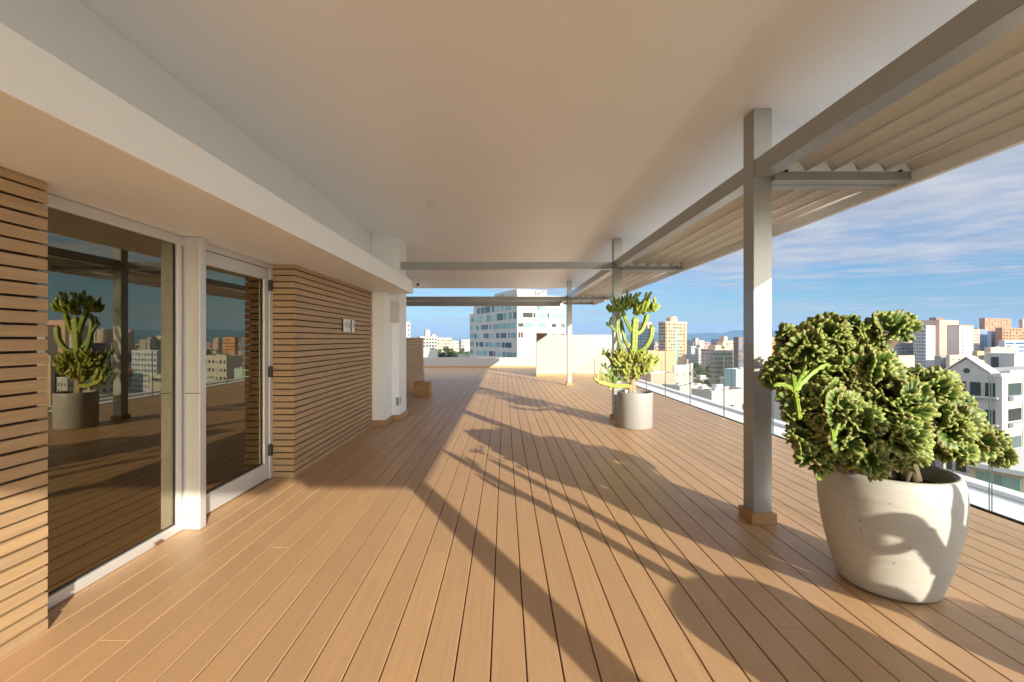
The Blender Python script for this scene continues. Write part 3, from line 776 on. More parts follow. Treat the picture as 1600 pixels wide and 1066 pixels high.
def building(label, xc, D, xl, xr, ytop, wall='white', cat='building', name='city_building', fl=3.1, wr=None, wl=None, win='win', depth=None, width=None,
             roof='roof', zmax=None, units=1, parapet=.7, group=None, base=GZ, floors=14, band=False, wall2=None):
    """wr / wl = (columns, window width share, window height share) on the right / left face"""
    Px, Py, tl, tr_, ztop = place(xc, D, xl, xr, ytop, depth, width)
    t = thing(name, label, cat, (Px,Py,base), RZ, group)
    h = ztop-base; taken.append((Px + .911*tr_/2-.412*tl/2, Py+.412*tr_/2+.911*tl/2, max(tl,tr_)*.62))
    q = .25
    mb = MB().box(0,tr_,0,tl,0,h-parapet).box(0,tr_,0,q,h-parapet+.001,h).box(0,q,q+.001,tl,h-parapet+.001,h).box(q+.001,tr_,tl-q,tl,h-parapet+.001,h).box(tr_-q,tr_,q+.001,tl-q-.001,h-parapet+.001,h)
    mb.build('wall', W(wall), t)
    MB().box(q+.01,tr_-q-.01,q+.01,tl-q-.01,h-parapet+.02,h-parapet+.12).build('roof', M[roof], t)
    mt = M[win]
    n = 0
    for spec, L, side in ((wr,tr_,'r'),(wl,tl,'l')):
        if not spec: continue
        nc, ws_, hs = spec[:3]
        nfl = min(floors, int((h-1)/fl))
        while nc*nfl > 98: nfl -= 1
        cw = L/nc
        for f in range(nfl):
            z = h - parapet - .55*fl - f*fl
            for k in range(nc):
                u = (k+.5)*cw
                if side == 'r': pane(t, mt, (u,-.01,z), (cw*ws_,.10,fl*hs))
                else: pane(t, mt, (-.01,u,z), (.10,cw*ws_,fl*hs))
    if D < 200 and units:
        ra = random.Random(int(xc))
        for k in range(6):
            ax, ay = tr_*ra.uniform(.1,.85), tl*ra.uniform(.08,.8); aw = ra.uniform(.35,.8)
            MB().box(ax,ax+aw*1.6,ay,ay+aw,h-parapet+.125,h-parapet+.125+aw*1.3).box(ax+.1,ax+aw*1.4,ay-.02,ay-.001,h-parapet+.3,h-parapet+aw,1).build('air_conditioner', [M['unit'],M['black']], t)
        MB().tube([(tr_*.8,tl*.5,h-parapet+.12),(tr_*.8,tl*.5,h+2.6)], .05, 6).build('antenna', M['black'], t)
    for k in range(units):
        ux = tr_*random.uniform(.3,.7); uy = tl*random.uniform(.3,.6); w_ = min(tr_,tl)*random.uniform(.12,.2); hh = min(3.2, w_*.9)
        MB().box(ux-w_,ux+w_,uy-w_,uy+w_,h-parapet+.121,h-parapet+hh).build('rooftop_unit', W(wall) if k == 0 else M['unit'], t)
    return t, tl, tr_, h

# --- white office tower
t, tl, tw, h = building('white office tower with green ribbon windows and a stepped top beyond the parapet', 808,160,740,884,460, 'white', 'office tower', 'office_tower', fl=3.55,
   wr=None, wl=None, units=0, roof='roof_white')
for f in range(10):
    z = h-3.75-f*3.55
    rr = random.Random(f+3); u = .6
    while u < tl-1.2:
        w_ = rr.choice((1.2,2.4,2.4,3.6,4.8,6.0))
        if u+w_ > tl-.5: break
        if rr.random() < .86: pane(t, M['win_green' if rr.random() < .66 else 'win_dark'], (-.02,u+w_/2,z), (.10,w_*.9,2.5 if f in (0,1) else 1.85))
        u += w_+rr.choice((.2,.2,.7,1.4))
for f, row in enumerate([[(0.15,2.1,'win_green',2.0),(2.3,3.8,'win_dark',1.7),(6.5,.8,'win_dark',1.7),(7.8,4.0,'win_green',1.9),(12.2,.7,'win_dark',1.7),(13.4,6.3,'win_green',2.1)],
            [(.4,2,'win_dark',1.2),(2.5,3.8,'win_green',1.7),(8.3,3.3,'win_green',1.6),(14,1.8,'win_dark',1.2),(18,1.7,'win_green',1.6)],
            [(.5,.7,'win_dark',1.9),(1.5,.7,'win_dark',1.9),(13.8,2.0,'win_green',1.0),(17.8,1.7,'win_dark',1.0)],[],[],[(4.6,2.4,'win_dark',.9)],[(.4,3,'win_green',1.3)]]):
    for x, w_, mt, hh in row:
        if x+w_ < tw: pane(t, M[mt], (x+w_/2,-.02,h-7.2-f*3.55), (w_,.10,hh))
for k in range(3): pane(t, M['win_green'], (8.4+k*1.35,-.02,h-4.5), (1.25,.10,1.7))
MB().box(0.0,tw*.99,-.35,-.004,h-33.2,h-32.4).build('ledge_band', W('grey'), t)
MB().box(-.15,11.8,-.12,20,h+.02,h+1.9).build('plant_room', W('white'), t)
for k in range(3): pane(t, M['win'], (-.17,12+k*2.2,h+.6), (.08,1.0,.7))
MB().box(.2,12,tl+.01,tl+5.5,0,h-4.6).build('stepped_wing', W('white'), t)
for f in range(8):
    for u in (.5,2.2,3.9): pane(t, M['win_green' if (f+int(u)) % 3 else 'win'], (.18,tl+u+.6,h-7.2-f*3.55), (.10,1.3,1.9))
def text_mesh(body, size, name, mat, parent, loc, rot):
    cu = bpy.data.curves.new(name, 'FONT'); cu.body = body; cu.size = size; cu.extrude = .05
    o = bpy.data.objects.new(name, cu); COL.objects.link(o)
    bpy.context.view_layer.update()
    me = bpy.data.meshes.new_from_object(o.evaluated_get(bpy.context.evaluated_depsgraph_get()))
    bpy.data.objects.remove(o)
    me.materials.append(mat); n = bpy.data.objects.new(name, me); COL.objects.link(n); n.parent = parent; n.location = loc; n.rotation_euler = rot
    return n
pur = simple('purple_sign', (.05,.02,.16), .5, var=0)
text_mesh('Ex', 2.1, 'sign_letters', pur, t, (6.9,-.19,h+.05), (R(90),0,0))
sw = MB()
for i in range(10):
    a0 = R(150-i*11); a1 = R(150-(i+1)*11)
    def pp(a, r): return (10.6+1.7*math.cos(a)*1.0, h-.35+r*math.sin(a))
    p = [pp(a0,1.9),pp(a1,1.9-.02*i),pp(a1,1.45+.03*i),pp(a0,1.45+.03*(i-1))]
    sw.prism([(x,z) for x, z in p], 1, -.25, -.18)
sw.build('sign_swoosh', simple('maroon_sign', (.10,.03,.05), .5, var=0), t)

# --- left side, towards the sea
building('slim white residential tower at the left edge beside the sea', 630,300,612,641,503, 'white','tower',wr=(2,.6,.4),wl=(3,.6,.4),units=1)
t,tl,tw,h = building('white lattice fronted apartment block with a small rooftop turret', 656,350,651,683,526,'white','apartment block',fl=2.6,wr=(6,.7,.55),wl=(2,.7,.55),win='win_dark',units=0)
MB().box(5,8.5,2,6,h-.57,h+5.2).box(10,13,2,5,h-.57,h+1.5).build('turret', W('white'), t)
building('blank white low block in front of the lattice block', 652,250,648,684,546,'white',units=2,wr=None)
building('cream apartment block between the lattice block and the tree', 683,380,680,706,528,'peach','apartment block',fl=2.8,wr=(6,.6,.5),units=1)
building('tan apartment block far behind the city tree', 706,480,703,721,533,'cream','apartment block',wr=(5,.5,.45),units=1)
building('white apartment block tucked behind the left end of the office tower', 721,430,717,738,531,'white','apartment block',wr=(4,.6,.5),units=1)
building('low white flat roofed building just over the parapet', 720,210,716,740,554,'white',units=1)

# --- seen past the cactus and between the columns
t,tl,tw,h = building('grey blue residential tower with tan crown behind the cactus', 1012,480,990,1022,508,'grey','tower',fl=3.2,wr=(3,.6,.5),wl=(7,.6,.5),win='win_blue',units=0)
MB().box(-.4,tw+.4,-.4,tl+.4,h-3.5,h-.3).box(1,tw-1,2,tl-3,h-.2,h+3.2).build('tower_crown', W('pink'), t)
t,tl,tw,h = building('tall tan residential tower with a pavilion crown and a green glass stripe', 1040,450,1029,1073,503,'sand','tower',fl=3.3,wr=(9,.62,.42),wl=(3,.7,.42),units=0,floors=12,win='win')
MB().box(-.35,tw+.35,-.35,tl+.35,h-1.1,h+.3).build('cornice', W('cream'), t)
MB().box(tw*.30,tw*.62,2,8,h+.31,h+4.4).prism([(tw*.28,h+4.41),(tw*.64,h+4.41),(tw*.46,h+6.0)],1,1.5,8.5).build('crown_pavilion', W('pink'), t)
MB().box(tw*.44,tw*.57,-.3,-.08,14,h-7).build('glass_stripe', M['win_green'], t)
for x in (0.03,.90): MB().box(tw*x,tw*(x+.08),-.7,-.08,0,h-1.2).build('corner_pier', W('sand'), t)
building('plain tan block wall below the tan tower', 1013,150,985,1056,549,'tan',units=0,wr=None)
building('white box shaped building with small terrace below the tan tower', 1053,118,1051,1083,571,'white',wr=(3,.35,.3),floors=1,units=2,roof='roof_white')
building('row of pinkish brown rooftops below the tan block', 1017,95,990,1056,584,'pink',units=3,wr=None)
building('bright white flat roofed building next to the railing', 1062,72,1035,1104,603,'white',units=3,roof='roof_white',wr=(4,.4,.35),wl=(5,.4,.35),floors=3,win='win_dark')
building('white building with paired dark windows just below the railing', 1112,58,1080,1172,611,'white',units=2,roof='roof_white',wr=(3,.28,.26),floors=4,win='win_dark')
building('pale teal building near the large column', 1150,122,1131,1185,577,'teal',units=2,roof='roof_white',wr=None)
building('grey tan office block with a grid of small windows', 1118,300,1109,1150,548,'olive','office block',fl=3.0,wr=(12,.55,.4),wl=(4,.5,.4),units=1,floors=7)
building('blue fronted tower in the middle distance', 1126,640,1111,1134,530,'blue','tower',wr=(4,.6,.5),wl=(5,.6,.5),win='win_blue',units=1)
building('white hospital like block beside the blue fronted tower', 1133,600,1128,1150,535,'white',wr=(6,.5,.4),units=2)
building('brown sided tower with white balcony bays beside the large column', 1154,280,1146,1190,527,'brown','tower',fl=3.1,wr=(7,.7,.6),win='win_blue',units=1,floors=13)
building('white apartment slab in the middle distance behind the trees', 1080,560,1076,1088,541,'white','apartment block',wr=(4,.5,.4),units=0)
building('small white slab with green edge in the middle distance', 1090,520,1086,1100,544,'white','apartment block',wr=(4,.5,.4),units=0)

# --- right of the large column
building('orange brown tower just right of the large column', 1203,420,1198,1222,527,'orange','tower',wr=(5,.6,.45),wl=(3,.6,.45),units=1)
building('white mid rise building right of the large column', 1204,170,1180,1240,556,'white',wr=(6,.5,.4),units=2,floors=6)
building('white terraced building low behind the crested cactus', 1225,70,1195,1300,600,'white',wr=(7,.5,.35),units=3,roof='roof_white',floors=5)
building('pale blue white slab behind the crested cactus', 1320,260,1300,1360,548,'bluewhite',wr=(8,.5,.4),units=1,floors=8)
building('rose windowed white building right of the crested cactus top', 1395,420,1388,1427,536,'white',wr=(9,.5,.5),units=2,floors=8)
building('sand coloured blank building below the rose windowed one', 1404,290,1398,1429,556,'peach',wr=None,units=1)
t,tl,tw,h = building('white twin slab residential tower with bluish balcony side', 1447,400,1428,1468,508.5,'white','tower',fl=3.0,wr=(1,.0,.0),wl=(5,.45,.45),win='win_dark',units=0,floors=16)
for f in range(16): pane(t, M['win_dark'], (tw-1.6,-.02,h-3.2-f*3.0), (1.3,.1,1.2))
for f in range(16):
    MB().box(-.9,-.011,tl*.02,tl*.2,h-4.6-f*3.0,h-3.8-f*3.0).build('balcony', W('bluewhite'), t)
t,tl,tw,h = building('taller pink residential core with a column of tiny windows', 1468,404,1462,1498,500,'pink','tower',fl=3.0,units=0,depth=14)
for f in range(16): pane(t, M['win_dark'], (tw*.42,-.02,h-7.0-f*3.0), (.9,.1,.9))
MB().box(tw*.05,tw*.45,3,8,h-.57,h+2.3).build('water_tank', W('brown'), t)
t,tl,tw,h = building('white slab with rust roof edge joined to the pink core', 1499,402,1494,1521,509,'white','tower',fl=3.0,units=0,depth=15)
for f in range(16): pane(t, M['win_dark'], (tw*.24,-.02,h-3.4-f*3.0), (1.5,.1,1.3))
MB().box(-.1,tw+.1,-.12,tl,h-.02,h+.7).build('roof_edge', W('orange'), t)
building('grey framed low block under the white towers', 1470,240,1460,1482,556,'grey',wr=(3,.7,.7),units=0)
building('cream low block left of the gabled house', 1484,230,1478,1512,555,'peach',wr=(3,.4,.15),floors=1,units=1)
building('orange striped car park like block behind the gabled house', 1527,180,1519,1541,549,'tan',wr=(1,.8,.55),units=0,fl=3.4,win='win_brown' if 'win_brown' in M else 'win')
building('cream stepped block behind the rooftop box', 1548,150,1538,1592,543,'peach',wr=None,units=2)
building('pale orange tower complex on the far right skyline', 1539,760,1530,1580,497,'orange','tower',fl=3.3,wr=(9,.5,.5),wl=(3,.5,.5),units=2)
building('dark glass tower pair below the orange complex', 1528,560,1518,1545,515,'blue','tower',wr=(5,.6,.7),wl=(4,.6,.7),win='win_blue',units=1)
building('blue grey balconied tower right of the dark glass pair', 1549,540,1543,1562,517,'bluewhite','tower',wr=(4,.6,.6),units=1,win='win_blue')
building('white and orange apartment tower in the right skyline', 1566,520,1555,1610,512,'orange','tower',fl=3.3,wr=(9,.5,.55),units=3)
building('blue striped office block at the right edge', 1570,330,1560,1680,532,'bluewhite','office block',fl=2.8,wr=(8,.9,.5),units=1,win='win_blue')
building('second orange tower at the right edge of the skyline', 1598,800,1592,1640,499,'pink','tower',wr=(7,.5,.5),units=1)
building('tall cream tower beyond the right edge of the view', 1660,420,1640,1720,505,'cream','tower',wr=(6,.5,.5),units=1)

# --- gabled white apartment house
Px, Py, tl, tw, zt = place(1564,50,1478,1680,584)
gh = thing('gabled_apartment_house', 'white apartment house with a gable, round window and glass balconies near the right edge', 'apartment house', (Px,Py,GZ), RZ)
h = zt-GZ; taken.append((Px,Py,26))
wm = W('white'); mid = tl*.5
gb = MB().box(0,tw,0,tl,0,h)
g0 = .97; ga = tl*.6; gh_ = 1.55
gb.prism([(g0,h+.001),(tl-.001,h+.001),(ga,h+gh_)], 0, 0, 1.6)
gb.build('wall', wm, gh)
rf = MB()
for (a, za, b_, zb) in ((g0-.25,h-.1,ga,h+gh_+.12),(ga,h+gh_+.12,tl+.25,h-.1)):
    rf.prism([(a,za+.02),(b_,zb+.02),(b_,zb+.16),(a,za+.16)], 0, -.22, 1.8)
rf.build('roof', M['roof_white'], gh)
MB().box(1.85,tw-.2,.3,tl-.3,h+.01,h+.12).build('flat_roof', M['roof'], gh)
MB().box(1.85,tw+.1,-.13,.29,h+.005,h+.3).box(-.13,-.002,-.13,.4,0,h-.31).build('cornice', wm, gh)
def disc_x(mb, c, r, x0, x1, n=24):
    mb.prism([(c[1]+r*math.cos(2*math.pi*i/n), c[2]+r*math.sin(2*math.pi*i/n)) for i in range(n)], 0, x0, x1)
    return mb
c0 = Vector((0,ga,h+.15))
disc_x(MB(), c0, .30, -.07, .01).build('round_window', M['win'], gh)
disc_x(MB(), c0, .40, -.05, .005).build('window_surround', wm, gh)
for f in range(7):
    z = h-1.85-f*3.0
    for u in (.17,.44,.71,.93):
        pane(gh, M['win_dark'], (-.02,tl*u,z), (.12,tl*.19 if u < .9 else tl*.1,1.5))
        MB().box(-.50,-.47,tl*(u-.12),tl*(u+.12) if u < .9 else tl*.99,z-.78,z+.05).build('balcony_glass', M['rail_glass'], gh)
    MB().box(-.55,-.09,tl*.03,tl*.99,z-.98,z-.80).build('balcony_slab', wm, gh)
    for k, x in enumerate((1.7,7.6,13.5,19.4)):
        if x < tw-3.5:
            pane(gh, M['win_dark' if (k+f) % 2 else 'win'], (x+1.6,-.02,z+(.0 if f % 2 == 0 else .15)), (3.1,.12,1.35))
            MB().box(x,x+3.2,-.45,-.09,z-1.15,z-.70).build('balcony', W('bluewhite'), gh)
        if x+5 < tw: MB().box(x+3.6,x+3.75,-.06,-.001,z-1.4,z+1.4).build('pilaster', wm, gh)
rb = thing('rooftop_box', 'plain white rooftop stair box with one dark window above the gabled house', 'building', (0,0,0))
Px2, Py2, tl2, tw2, zt2 = place(1585,62,1542,1660,554)
rb.location = (Px2,Py2,GZ); rb.rotation_euler = (0,0,RZ)
MB().box(0,tw2,0,tl2,0,zt2-GZ).build('wall', wm, rb)
MB().box(-.1,tw2+.1,-.1,tl2+.1,zt2-GZ+.002,zt2-GZ+.16).build('roof', M['roof_white'], rb)
pane(rb, M['win_dark'], (-.02,1.9,zt2-GZ-1.35), (.1,.75,1.9)); taken.append((Px2,Py2,10))
# --- lower tan house with slanted glazing at the right edge
Px3, Py3, tl3, tw3, zt3 = place(1600,38,1515,1700,742)
lh = thing('low_tan_house', 'low tan house with big glazed front below the railing at the right edge', 'house', (Px3,Py3,GZ), RZ)
h3 = zt3-GZ; taken.append((Px3,Py3,14))
MB().box(0,tw3,0,tl3,0,h3).build('wall', W('cream'), lh)
MB().box(-.8,tw3+.4,-.8,tl3+.4,h3+.002,h3+.4).build('roof', M['roof_white'], lh)
for k in range(5): pane(lh, M['win_green'], (-.02,tl3*(.12+.17*k),h3-1.6), (.1,tl3*.13,2.3))
for k in range(4): pane(lh, M['win_green'], (1.5+k*2.4,-.02,h3-1.6), (2.0,.1,2.3))

# --- anonymous city fill
def far_wall(name, c):
    m, nt, b = newmat(name)
    v = coords(nt)
    br_ = nt.nodes.new('ShaderNodeTexBrick'); br_.offset = 0; br_.inputs['Scale'].default_value = 1
    br_.inputs['Brick Width'].default_value = 3.0; br_.inputs['Row Height'].default_value = 3.1; br_.inputs['Mortar Size'].default_value = .85; br_.inputs['Mortar Smooth'].default_value = 0
    br_.inputs['Color1'].default_value = (.05,.06,.065,1); br_.inputs['Color2'].default_value = (.13,.14,.14,1); br_.inputs['Mortar'].default_value = (*c,1)
    sx = nt.nodes.new('ShaderNodeSeparateXYZ'); nt.links.new(v, sx.inputs[0])
    ad = nt.nodes.new('ShaderNodeMath'); nt.links.new(sx.outputs[0], ad.inputs[0]); nt.links.new(sx.outputs[1], ad.inputs[1])
    cm = nt.nodes.new('ShaderNodeCombineXYZ'); nt.links.new(ad.outputs[0], cm.inputs[0]); nt.links.new(sx.outputs[2], cm.inputs[1])
    nt.links.new(cm.outputs[0], br_.inputs['Vector'])
    nt.links.new(br_.outputs['Color'], b.inputs['Base Color']); b.inputs['Roughness'].default_value = .7; return m
FW = [far_wall('far_wall_white',(.43,.415,.385)), far_wall('far_wall_cream',(.45,.36,.26)), far_wall('far_wall_pink',(.42,.30,.25)), far_wall('far_wall_grey',(.32,.31,.30))]
terra = simple('terracotta_roof', (.40,.15,.075), .85, var=.3, scale=.4)
rf_ = random.Random(21)
def clear_of(x, y, r): return all((x-a)**2+(y-b_)**2 > (r+c)**2 for a, b_, c in taken)
cols = ['white','cream','pink','grey']
n = 0; tries = 0
while n < 150 and tries < 6000:
    tries += 1
    D = 90*math.exp(rf_.random()*math.log(1500/90)); px = rf_.uniform(960,1900) if rf_.random() < .86 else rf_.uniform(560,730)
    x = (px-789)*D/F; y = D
    if px < 740 and D > 700: continue
    if px < 740 and D < 230: continue
    w_ = rf_.uniform(9,17)*(1+D/1500); d_ = rf_.uniform(9,16)*(1+D/1500)
    if not clear_of(x, y, max(w_,d_)*.7): continue
    hmax = 46.4 - (24 if D < 260 else 20)*D/F*1.0
    hh = rf_.uniform(8,20) if D > 250 else rf_.uniform(14,30)
    hh = min(hh, max(6, 46.4-28*D/F)) if D < 900 else rf_.uniform(5,14)
    ci = rf_.randrange(4)
    taken.append((x,y,max(w_,d_)*.6)); n += 1
    dist = 'near' if D < 260 else ('mid distance' if D < 700 else 'far')
    kind = rf_.random()
    if kind < .35 and hh < 16:
        t = thing('city_house', f'small {cols[ci]} house with a terracotta hip roof in the {dist} city', 'house', (x,y,GZ), RZ, f'{cols[ci]} terracotta roofed houses, {dist}')
        MB().box(-w_/2,w_/2,-d_/2,d_/2,0,hh).build('wall', FW[ci], t)
        rfm = MB(); o_ = .6; b0 = 0
        rfm.v = [Vector(p) for p in ((-w_/2-o_,-d_/2-o_,hh+.01),(w_/2+o_,-d_/2-o_,hh+.01),(w_/2+o_,d_/2+o_,hh+.01),(-w_/2-o_,d_/2+o_,hh+.01),(-w_*.2,0,hh+w_*.2),(w_*.2,0,hh+w_*.2))]
        for q in ((0,1,5,4),(2,3,4,5),(1,2,5),(3,0,4),(3,2,1,0)): rfm.face(list(q))
        rfm.build('roof', terra, t)
    else:
        t = thing('city_block', f'{cols[ci]} flat roofed block among others in the {dist} city', 'building', (x,y,GZ), RZ, f'{cols[ci]} flat roofed blocks, {dist}')
        MB().box(-w_/2,w_/2,-d_/2,d_/2,0,hh).build('wall', FW[ci], t)
        MB().box(-w_/2-.1,w_/2+.1,-d_/2-.1,d_/2+.1,hh+.01,hh+.5).box(-w_*.2,w_*.1,-d_*.2,d_*.1,hh+.51,hh+2.6).build('roof', M['roof_white' if rf_.random() < .6 else 'roof'], t)

# distant towers of the skyline
n = 0; tries = 0
while n < 70 and tries < 4000:
    tries += 1
    D = rf_.uniform(420,1700); px = rf_.choice((rf_.uniform(1085,1180), rf_.uniform(1370,1620), rf_.uniform(1200,1900)))
    x = (px-789)*D/F; w_ = rf_.uniform(14,26); d_ = rf_.uniform(12,20)
    if not clear_of(x, D, w_*.6): continue
    top = rf_.uniform(2,20) if px < 1190 else rf_.uniform(-16,14)       # pixels below the horizon
    hh = 46.4 - top*D/F
    if hh < 14 or hh > 85: continue
    ci = rf_.randrange(4); n += 1; taken.append((x,D,w_*.6))
    t = thing('skyline_tower', f'{cols[ci]} residential tower among others on the far skyline', 'tower', (x,D,GZ), RZ, f'{cols[ci]} towers of the far skyline')
    MB().box(-w_/2,w_/2,-d_/2,d_/2,0,hh).box(-w_/2-.9,-w_/2-.01,-d_*.3,d_*.3,4,hh-2).box(-w_*.2,w_*.2,-d_/2-.9,-d_/2-.01,4,hh-2).build('wall', FW[ci], t)
    MB().box(-w_/2-.2,w_/2+.2,-d_/2-.2,d_/2+.2,hh+.01,hh+.9).box(-w_*.2,w_*.15,-d_*.2,d_*.2,hh+.91,hh+rf_.uniform(3,6)).build('roof', W(('white','peach','pink','grey')[ci]), t)

# --- trees
leafm = simple('tree_leaves', (.055,.085,.03), .7, var=.45, scale=.35)
barkm = simple('tree_bark', (.13,.10,.07), .9)
def make_tree(seed):
    r_ = random.Random(seed); mb = MB()
    cl = [(Vector((r_.uniform(-3,3), r_.uniform(-3,3), r_.uniform(5,9.5))), r_.uniform(1.4,2.6)) for _ in range(11)]
    for c, rad in cl:
        for _ in range(130):
            d = Vector((r_.gauss(0,1),r_.gauss(0,1),r_.gauss(0,1))).normalized()*rad*r_.uniform(.55,1.1); p = c+d
            a = Vector((r_.gauss(0,1),r_.gauss(0,1),r_.gauss(0,1))).normalized()*.42; b_ = a.orthogonal().normalized()*.3
            i = len(mb.v); mb.v += [p-a,p+b_,p+a,p-b_]; mb.face([i,i+1,i+2,i+3])
    tk = MB().tube([(0,0,0),(.1,0,2.5),(0,.1,5)], [.4,.3,.2], 8)
    for c, rad in cl[:6]: tk.tube([(0,0,3.6),tuple(c*.6+Vector((0,0,1.6))),tuple(c)], [.18,.12,.05], 5)
    return mb.mesh('crown', leafm), tk.mesh('trunk', barkm)
protos = [make_tree(s) for s in (1,2,3)]
def tree(x, y, s, label, group):
    cm, tm = protos[rf_.randrange(3)]
    t = thing('city_tree', label, 'tree', (x,y,GZ), rf_.uniform(0,6.28), group); t.scale = (s,s,s*rf_.uniform(.85,1.15))
    for nm, me_ in (('crown',cm),('trunk',tm)):
        o = bpy.data.objects.new(nm, me_); COL.objects.link(o); o.parent = t
for k in range(16):
    px = rf_.uniform(1082,1112); D = rf_.uniform(240,420); tree((px-789)*D/F, D, rf_.uniform(1.3,2.2), 'dark green tree in the grove below the tan office block', 'trees of the grove')
tree(-16.5*1.9, 215*1.25, 3.4, 'lone dark tree among the white blocks near the office tower', None)
tree(-14*2.3, 280, 3.3, 'second dark tree just behind the lone one near the office tower', None)
k = 0; tries = 0
while k < 90 and tries < 3000:
    tries += 1
    D = rf_.uniform(70,900); px = rf_.uniform(980,1800); x = (px-789)*D/F
    if not clear_of(x, D, 3): continue
    k += 1; tree(x, D, rf_.uniform(.9,1.7), 'green street tree between the city buildings', 'street trees of the city')
# far wooded suburb: one mass
wd = MB()
for _ in range(5200):
    D = rf_.uniform(900,6800); px = rf_.uniform(930,1900); x = (px-789)*D/F
    s = rf_.uniform(5,11)*(1+D/5000)
    if noise.noise(Vector((x*.002, D*.0012, 0))) < -.15: continue
    b0 = len(wd.v)
    for q in range(6):
        a = q/6*6.283; wd.v.append(Vector((x+s*math.cos(a)*rf_.uniform(.7,1.2), D+s*math.sin(a), GZ)))
    for q in range(6):
        a = q/6*6.283; wd.v.append(Vector((x+.8*s*math.cos(a), D+.8*s*math.sin(a), GZ+s*rf_.uniform(.5,.9))))
    wd.v.append(Vector((x,D,GZ+s*1.05)))
    for q in range(6):
        r2 = (q+1)%6; wd.face([b0+q,b0+r2,b0+6+r2,b0+6+q]); wd.face([b0+6+q,b0+6+r2,b0+12])
tag(wd.build('distant_woodland', leafm), 'dark wooded suburb spreading towards the hills', 'woodland', kind='stuff')
fh = MB()
for _ in range(1500):
    D = rf_.uniform(1500,5500); px = rf_.uniform(960,1900); x = (px-789)*D/F; w_ = rf_.uniform(8,20); z = rf_.uniform(8,16)
    fh.box(x-w_,x+w_,D-6,D+6,GZ,GZ+z, rf_.randrange(3)); fh.box(x-w_-.6,x+w_+.6,D-6.6,D+6.6,GZ+z+.01,GZ+z+1.4,3)
tag(fh.build('distant_suburb', [W('white'),W('peach'),W('pink'),terra]), 'distant low houses with terracotta roofs towards the hills', 'houses', kind='stuff')

# ------------------------------------------------------------------ haze
hz = MB().box(-8600,8600,-3100,9000,GZ-2.5,262)
hm = bpy.data.materials.new('haze_air'); hm.use_nodes = True; nt = hm.node_tree; nt.nodes.clear()
out = nt.nodes.new('ShaderNodeOutputMaterial'); pv = nt.nodes.new('ShaderNodeVolumePrincipled')
pv.inputs['Color'].default_value = (.26,.52,.98,1); pv.inputs['Density'].default_value = 8e-5; pv.inputs['Anisotropy'].default_value = 0.0
nt.links.new(pv.outputs[0], out.inputs['Volume'])
HAZE = True
if HAZE: tag(hz.build('haze', hm), kind='stuff')

# ------------------------------------------------------------------ light, sky, camera
EL = 17.0; sx, sy = .46, -.888
az = math.atan2(sx, sy)
to_sun = Vector((math.sin(az)*math.cos(R(EL)), math.cos(az)*math.cos(R(EL)), math.sin(R(EL))))
sl_ = bpy.data.lights.new('sun', 'SUN'); sl_.energy = 3.45; sl_.angle = R(.5); sl_.color = (1.0,.89,.72)
so = bpy.data.objects.new('sun', sl_); COL.objects.link(so); so.rotation_euler = to_sun.to_track_quat('Z','Y').to_euler()
w = bpy.data.worlds.new('World'); S.world = w; w.use_nodes = True; nt = w.node_tree; bg = nt.nodes['Background']
sky = nt.nodes.new('ShaderNodeTexSky'); sky.sky_type = 'NISHITA'; sky.sun_disc = False; sky.sun_elevation = R(EL); sky.sun_rotation = az
sky.altitude = 50; sky.air_density = 1.0; sky.dust_density = .6; sky.ozone_density = 1.6
tc = nt.nodes.new('ShaderNodeTexCoord'); sp = nt.nodes.new('ShaderNodeSeparateXYZ'); nt.links.new(tc.outputs['Generated'], sp.inputs[0])
def mth(op, a, b_=None, clamp=False):
    n_ = nt.nodes.new('ShaderNodeMath'); n_.operation = op; n_.use_clamp = clamp
    for i_, q in enumerate((a, b_)):
        if q is None: continue
        if isinstance(q, (int,float)): n_.inputs[i_].default_value = q
        else: nt.links.new(q, n_.inputs[i_])
    return n_.outputs[0]
zc = mth('MAXIMUM', sp.outputs[2], .03)
cx_ = mth('DIVIDE', sp.outputs[0], zc); cy_ = mth('DIVIDE', sp.outputs[1], zc)
cv = nt.nodes.new('ShaderNodeCombineXYZ'); nt.links.new(mth('MULTIPLY', cx_, .8), cv.inputs[0]); nt.links.new(cy_, cv.inputs[1])
c1 = noise_tex(nt, cv.outputs[0], .85, 9, .62); c2 = noise_tex(nt, cv.outputs[0], .16, 3, .5)
band = ramp(nt, sp.outputs[2], [(.0,.10),(.075,.0),(.12,.05),(.19,.60),(.30,.75),(.6,.5)])
cov = mth('ADD', mth('MULTIPLY', c1, .75), mth('MULTIPLY', c2, .45))
cov = mth('ADD', cov, mth('MULTIPLY', band, .34))
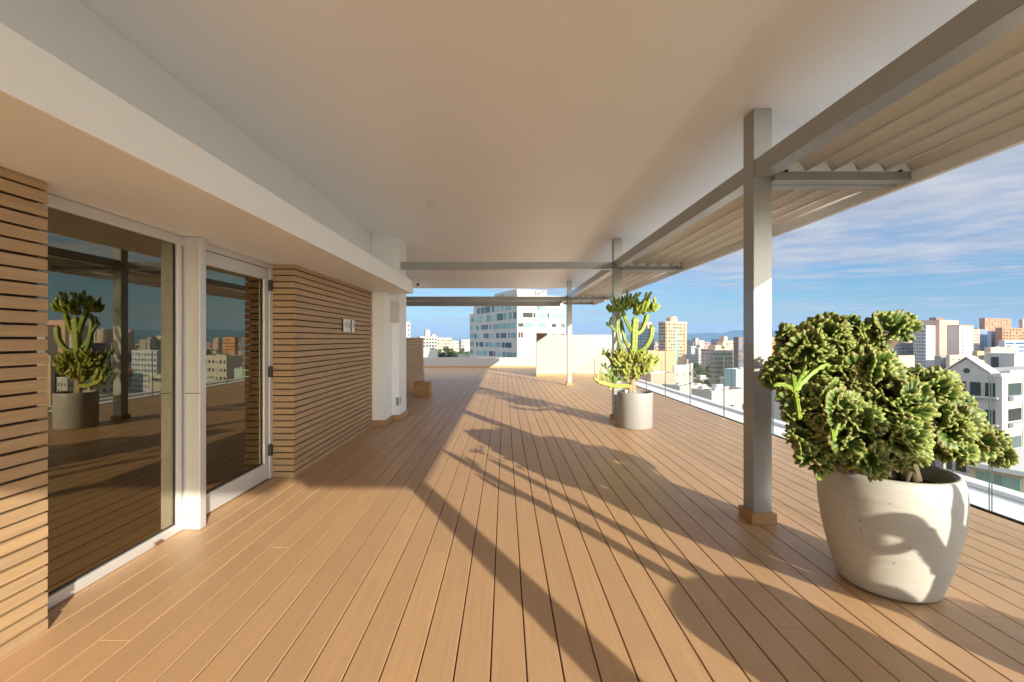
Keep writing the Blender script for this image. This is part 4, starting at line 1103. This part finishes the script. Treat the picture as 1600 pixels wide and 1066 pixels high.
cm_ = ramp(nt, cov, [(.55,0),(.76,.90)])
# low cumulus near the horizon
cv2 = nt.nodes.new('ShaderNodeCombineXYZ'); nt.links.new(mth('MULTIPLY', mth('ARCTAN2', sp.outputs[0], sp.outputs[1]), 9.0), cv2.inputs[0]); nt.links.new(mth('MULTIPLY', sp.outputs[2], 30.0), cv2.inputs[1])
c3 = noise_tex(nt, cv2.outputs[0], 1.6, 7, .6)
lowb = ramp(nt, sp.outputs[2], [(.0,.3),(.022,.42),(.05,.12),(.085,.0)])
lo_ = ramp(nt, mth('ADD', mth('MULTIPLY', c3, .9), lowb), [(.70,0),(.92,.6)])
shade = noise_tex(nt, cv.outputs[0], 1.9, 6, .6)
side = ramp(nt, mth('ADD', mth('MULTIPLY', sp.outputs[1], .5), .5), [(.30,0),(.62,1)])  # sky and clouds behind camera brightened as added fill, clear sky ahead dimmed
ccol = mixc(nt, ramp(nt, shade, [(.30,0),(.72,1)]), (1.75,2.0,2.55), (3.2,3.15,3.2))
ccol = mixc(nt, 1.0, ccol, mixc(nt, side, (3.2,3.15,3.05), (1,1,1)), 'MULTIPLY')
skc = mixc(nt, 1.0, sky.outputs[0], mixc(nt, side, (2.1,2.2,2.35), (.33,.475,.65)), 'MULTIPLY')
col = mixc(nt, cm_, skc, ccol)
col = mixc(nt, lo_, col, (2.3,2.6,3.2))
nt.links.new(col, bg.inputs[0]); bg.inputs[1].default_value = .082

cd = bpy.data.cameras.new('camera'); cd.sensor_width = 36; cd.lens = 36*F/1600; cd.shift_x = 11/1600; cd.shift_y = -3/1600
cd.clip_start = .05; cd.clip_end = 20000
ca = bpy.data.objects.new('camera', cd); COL.objects.link(ca); ca.location = (0,0,1.4); ca.rotation_euler = (R(90),0,0); S.camera = ca
S.view_settings.view_transform = 'Standard'; S.view_settings.look = 'None'; S.view_settings.exposure = 1.5; S.view_settings.gamma = 1
try:
    S.cycles.max_bounces = 10; S.cycles.diffuse_bounces = 5; S.cycles.transparent_max_bounces = 24
except Exception: pass
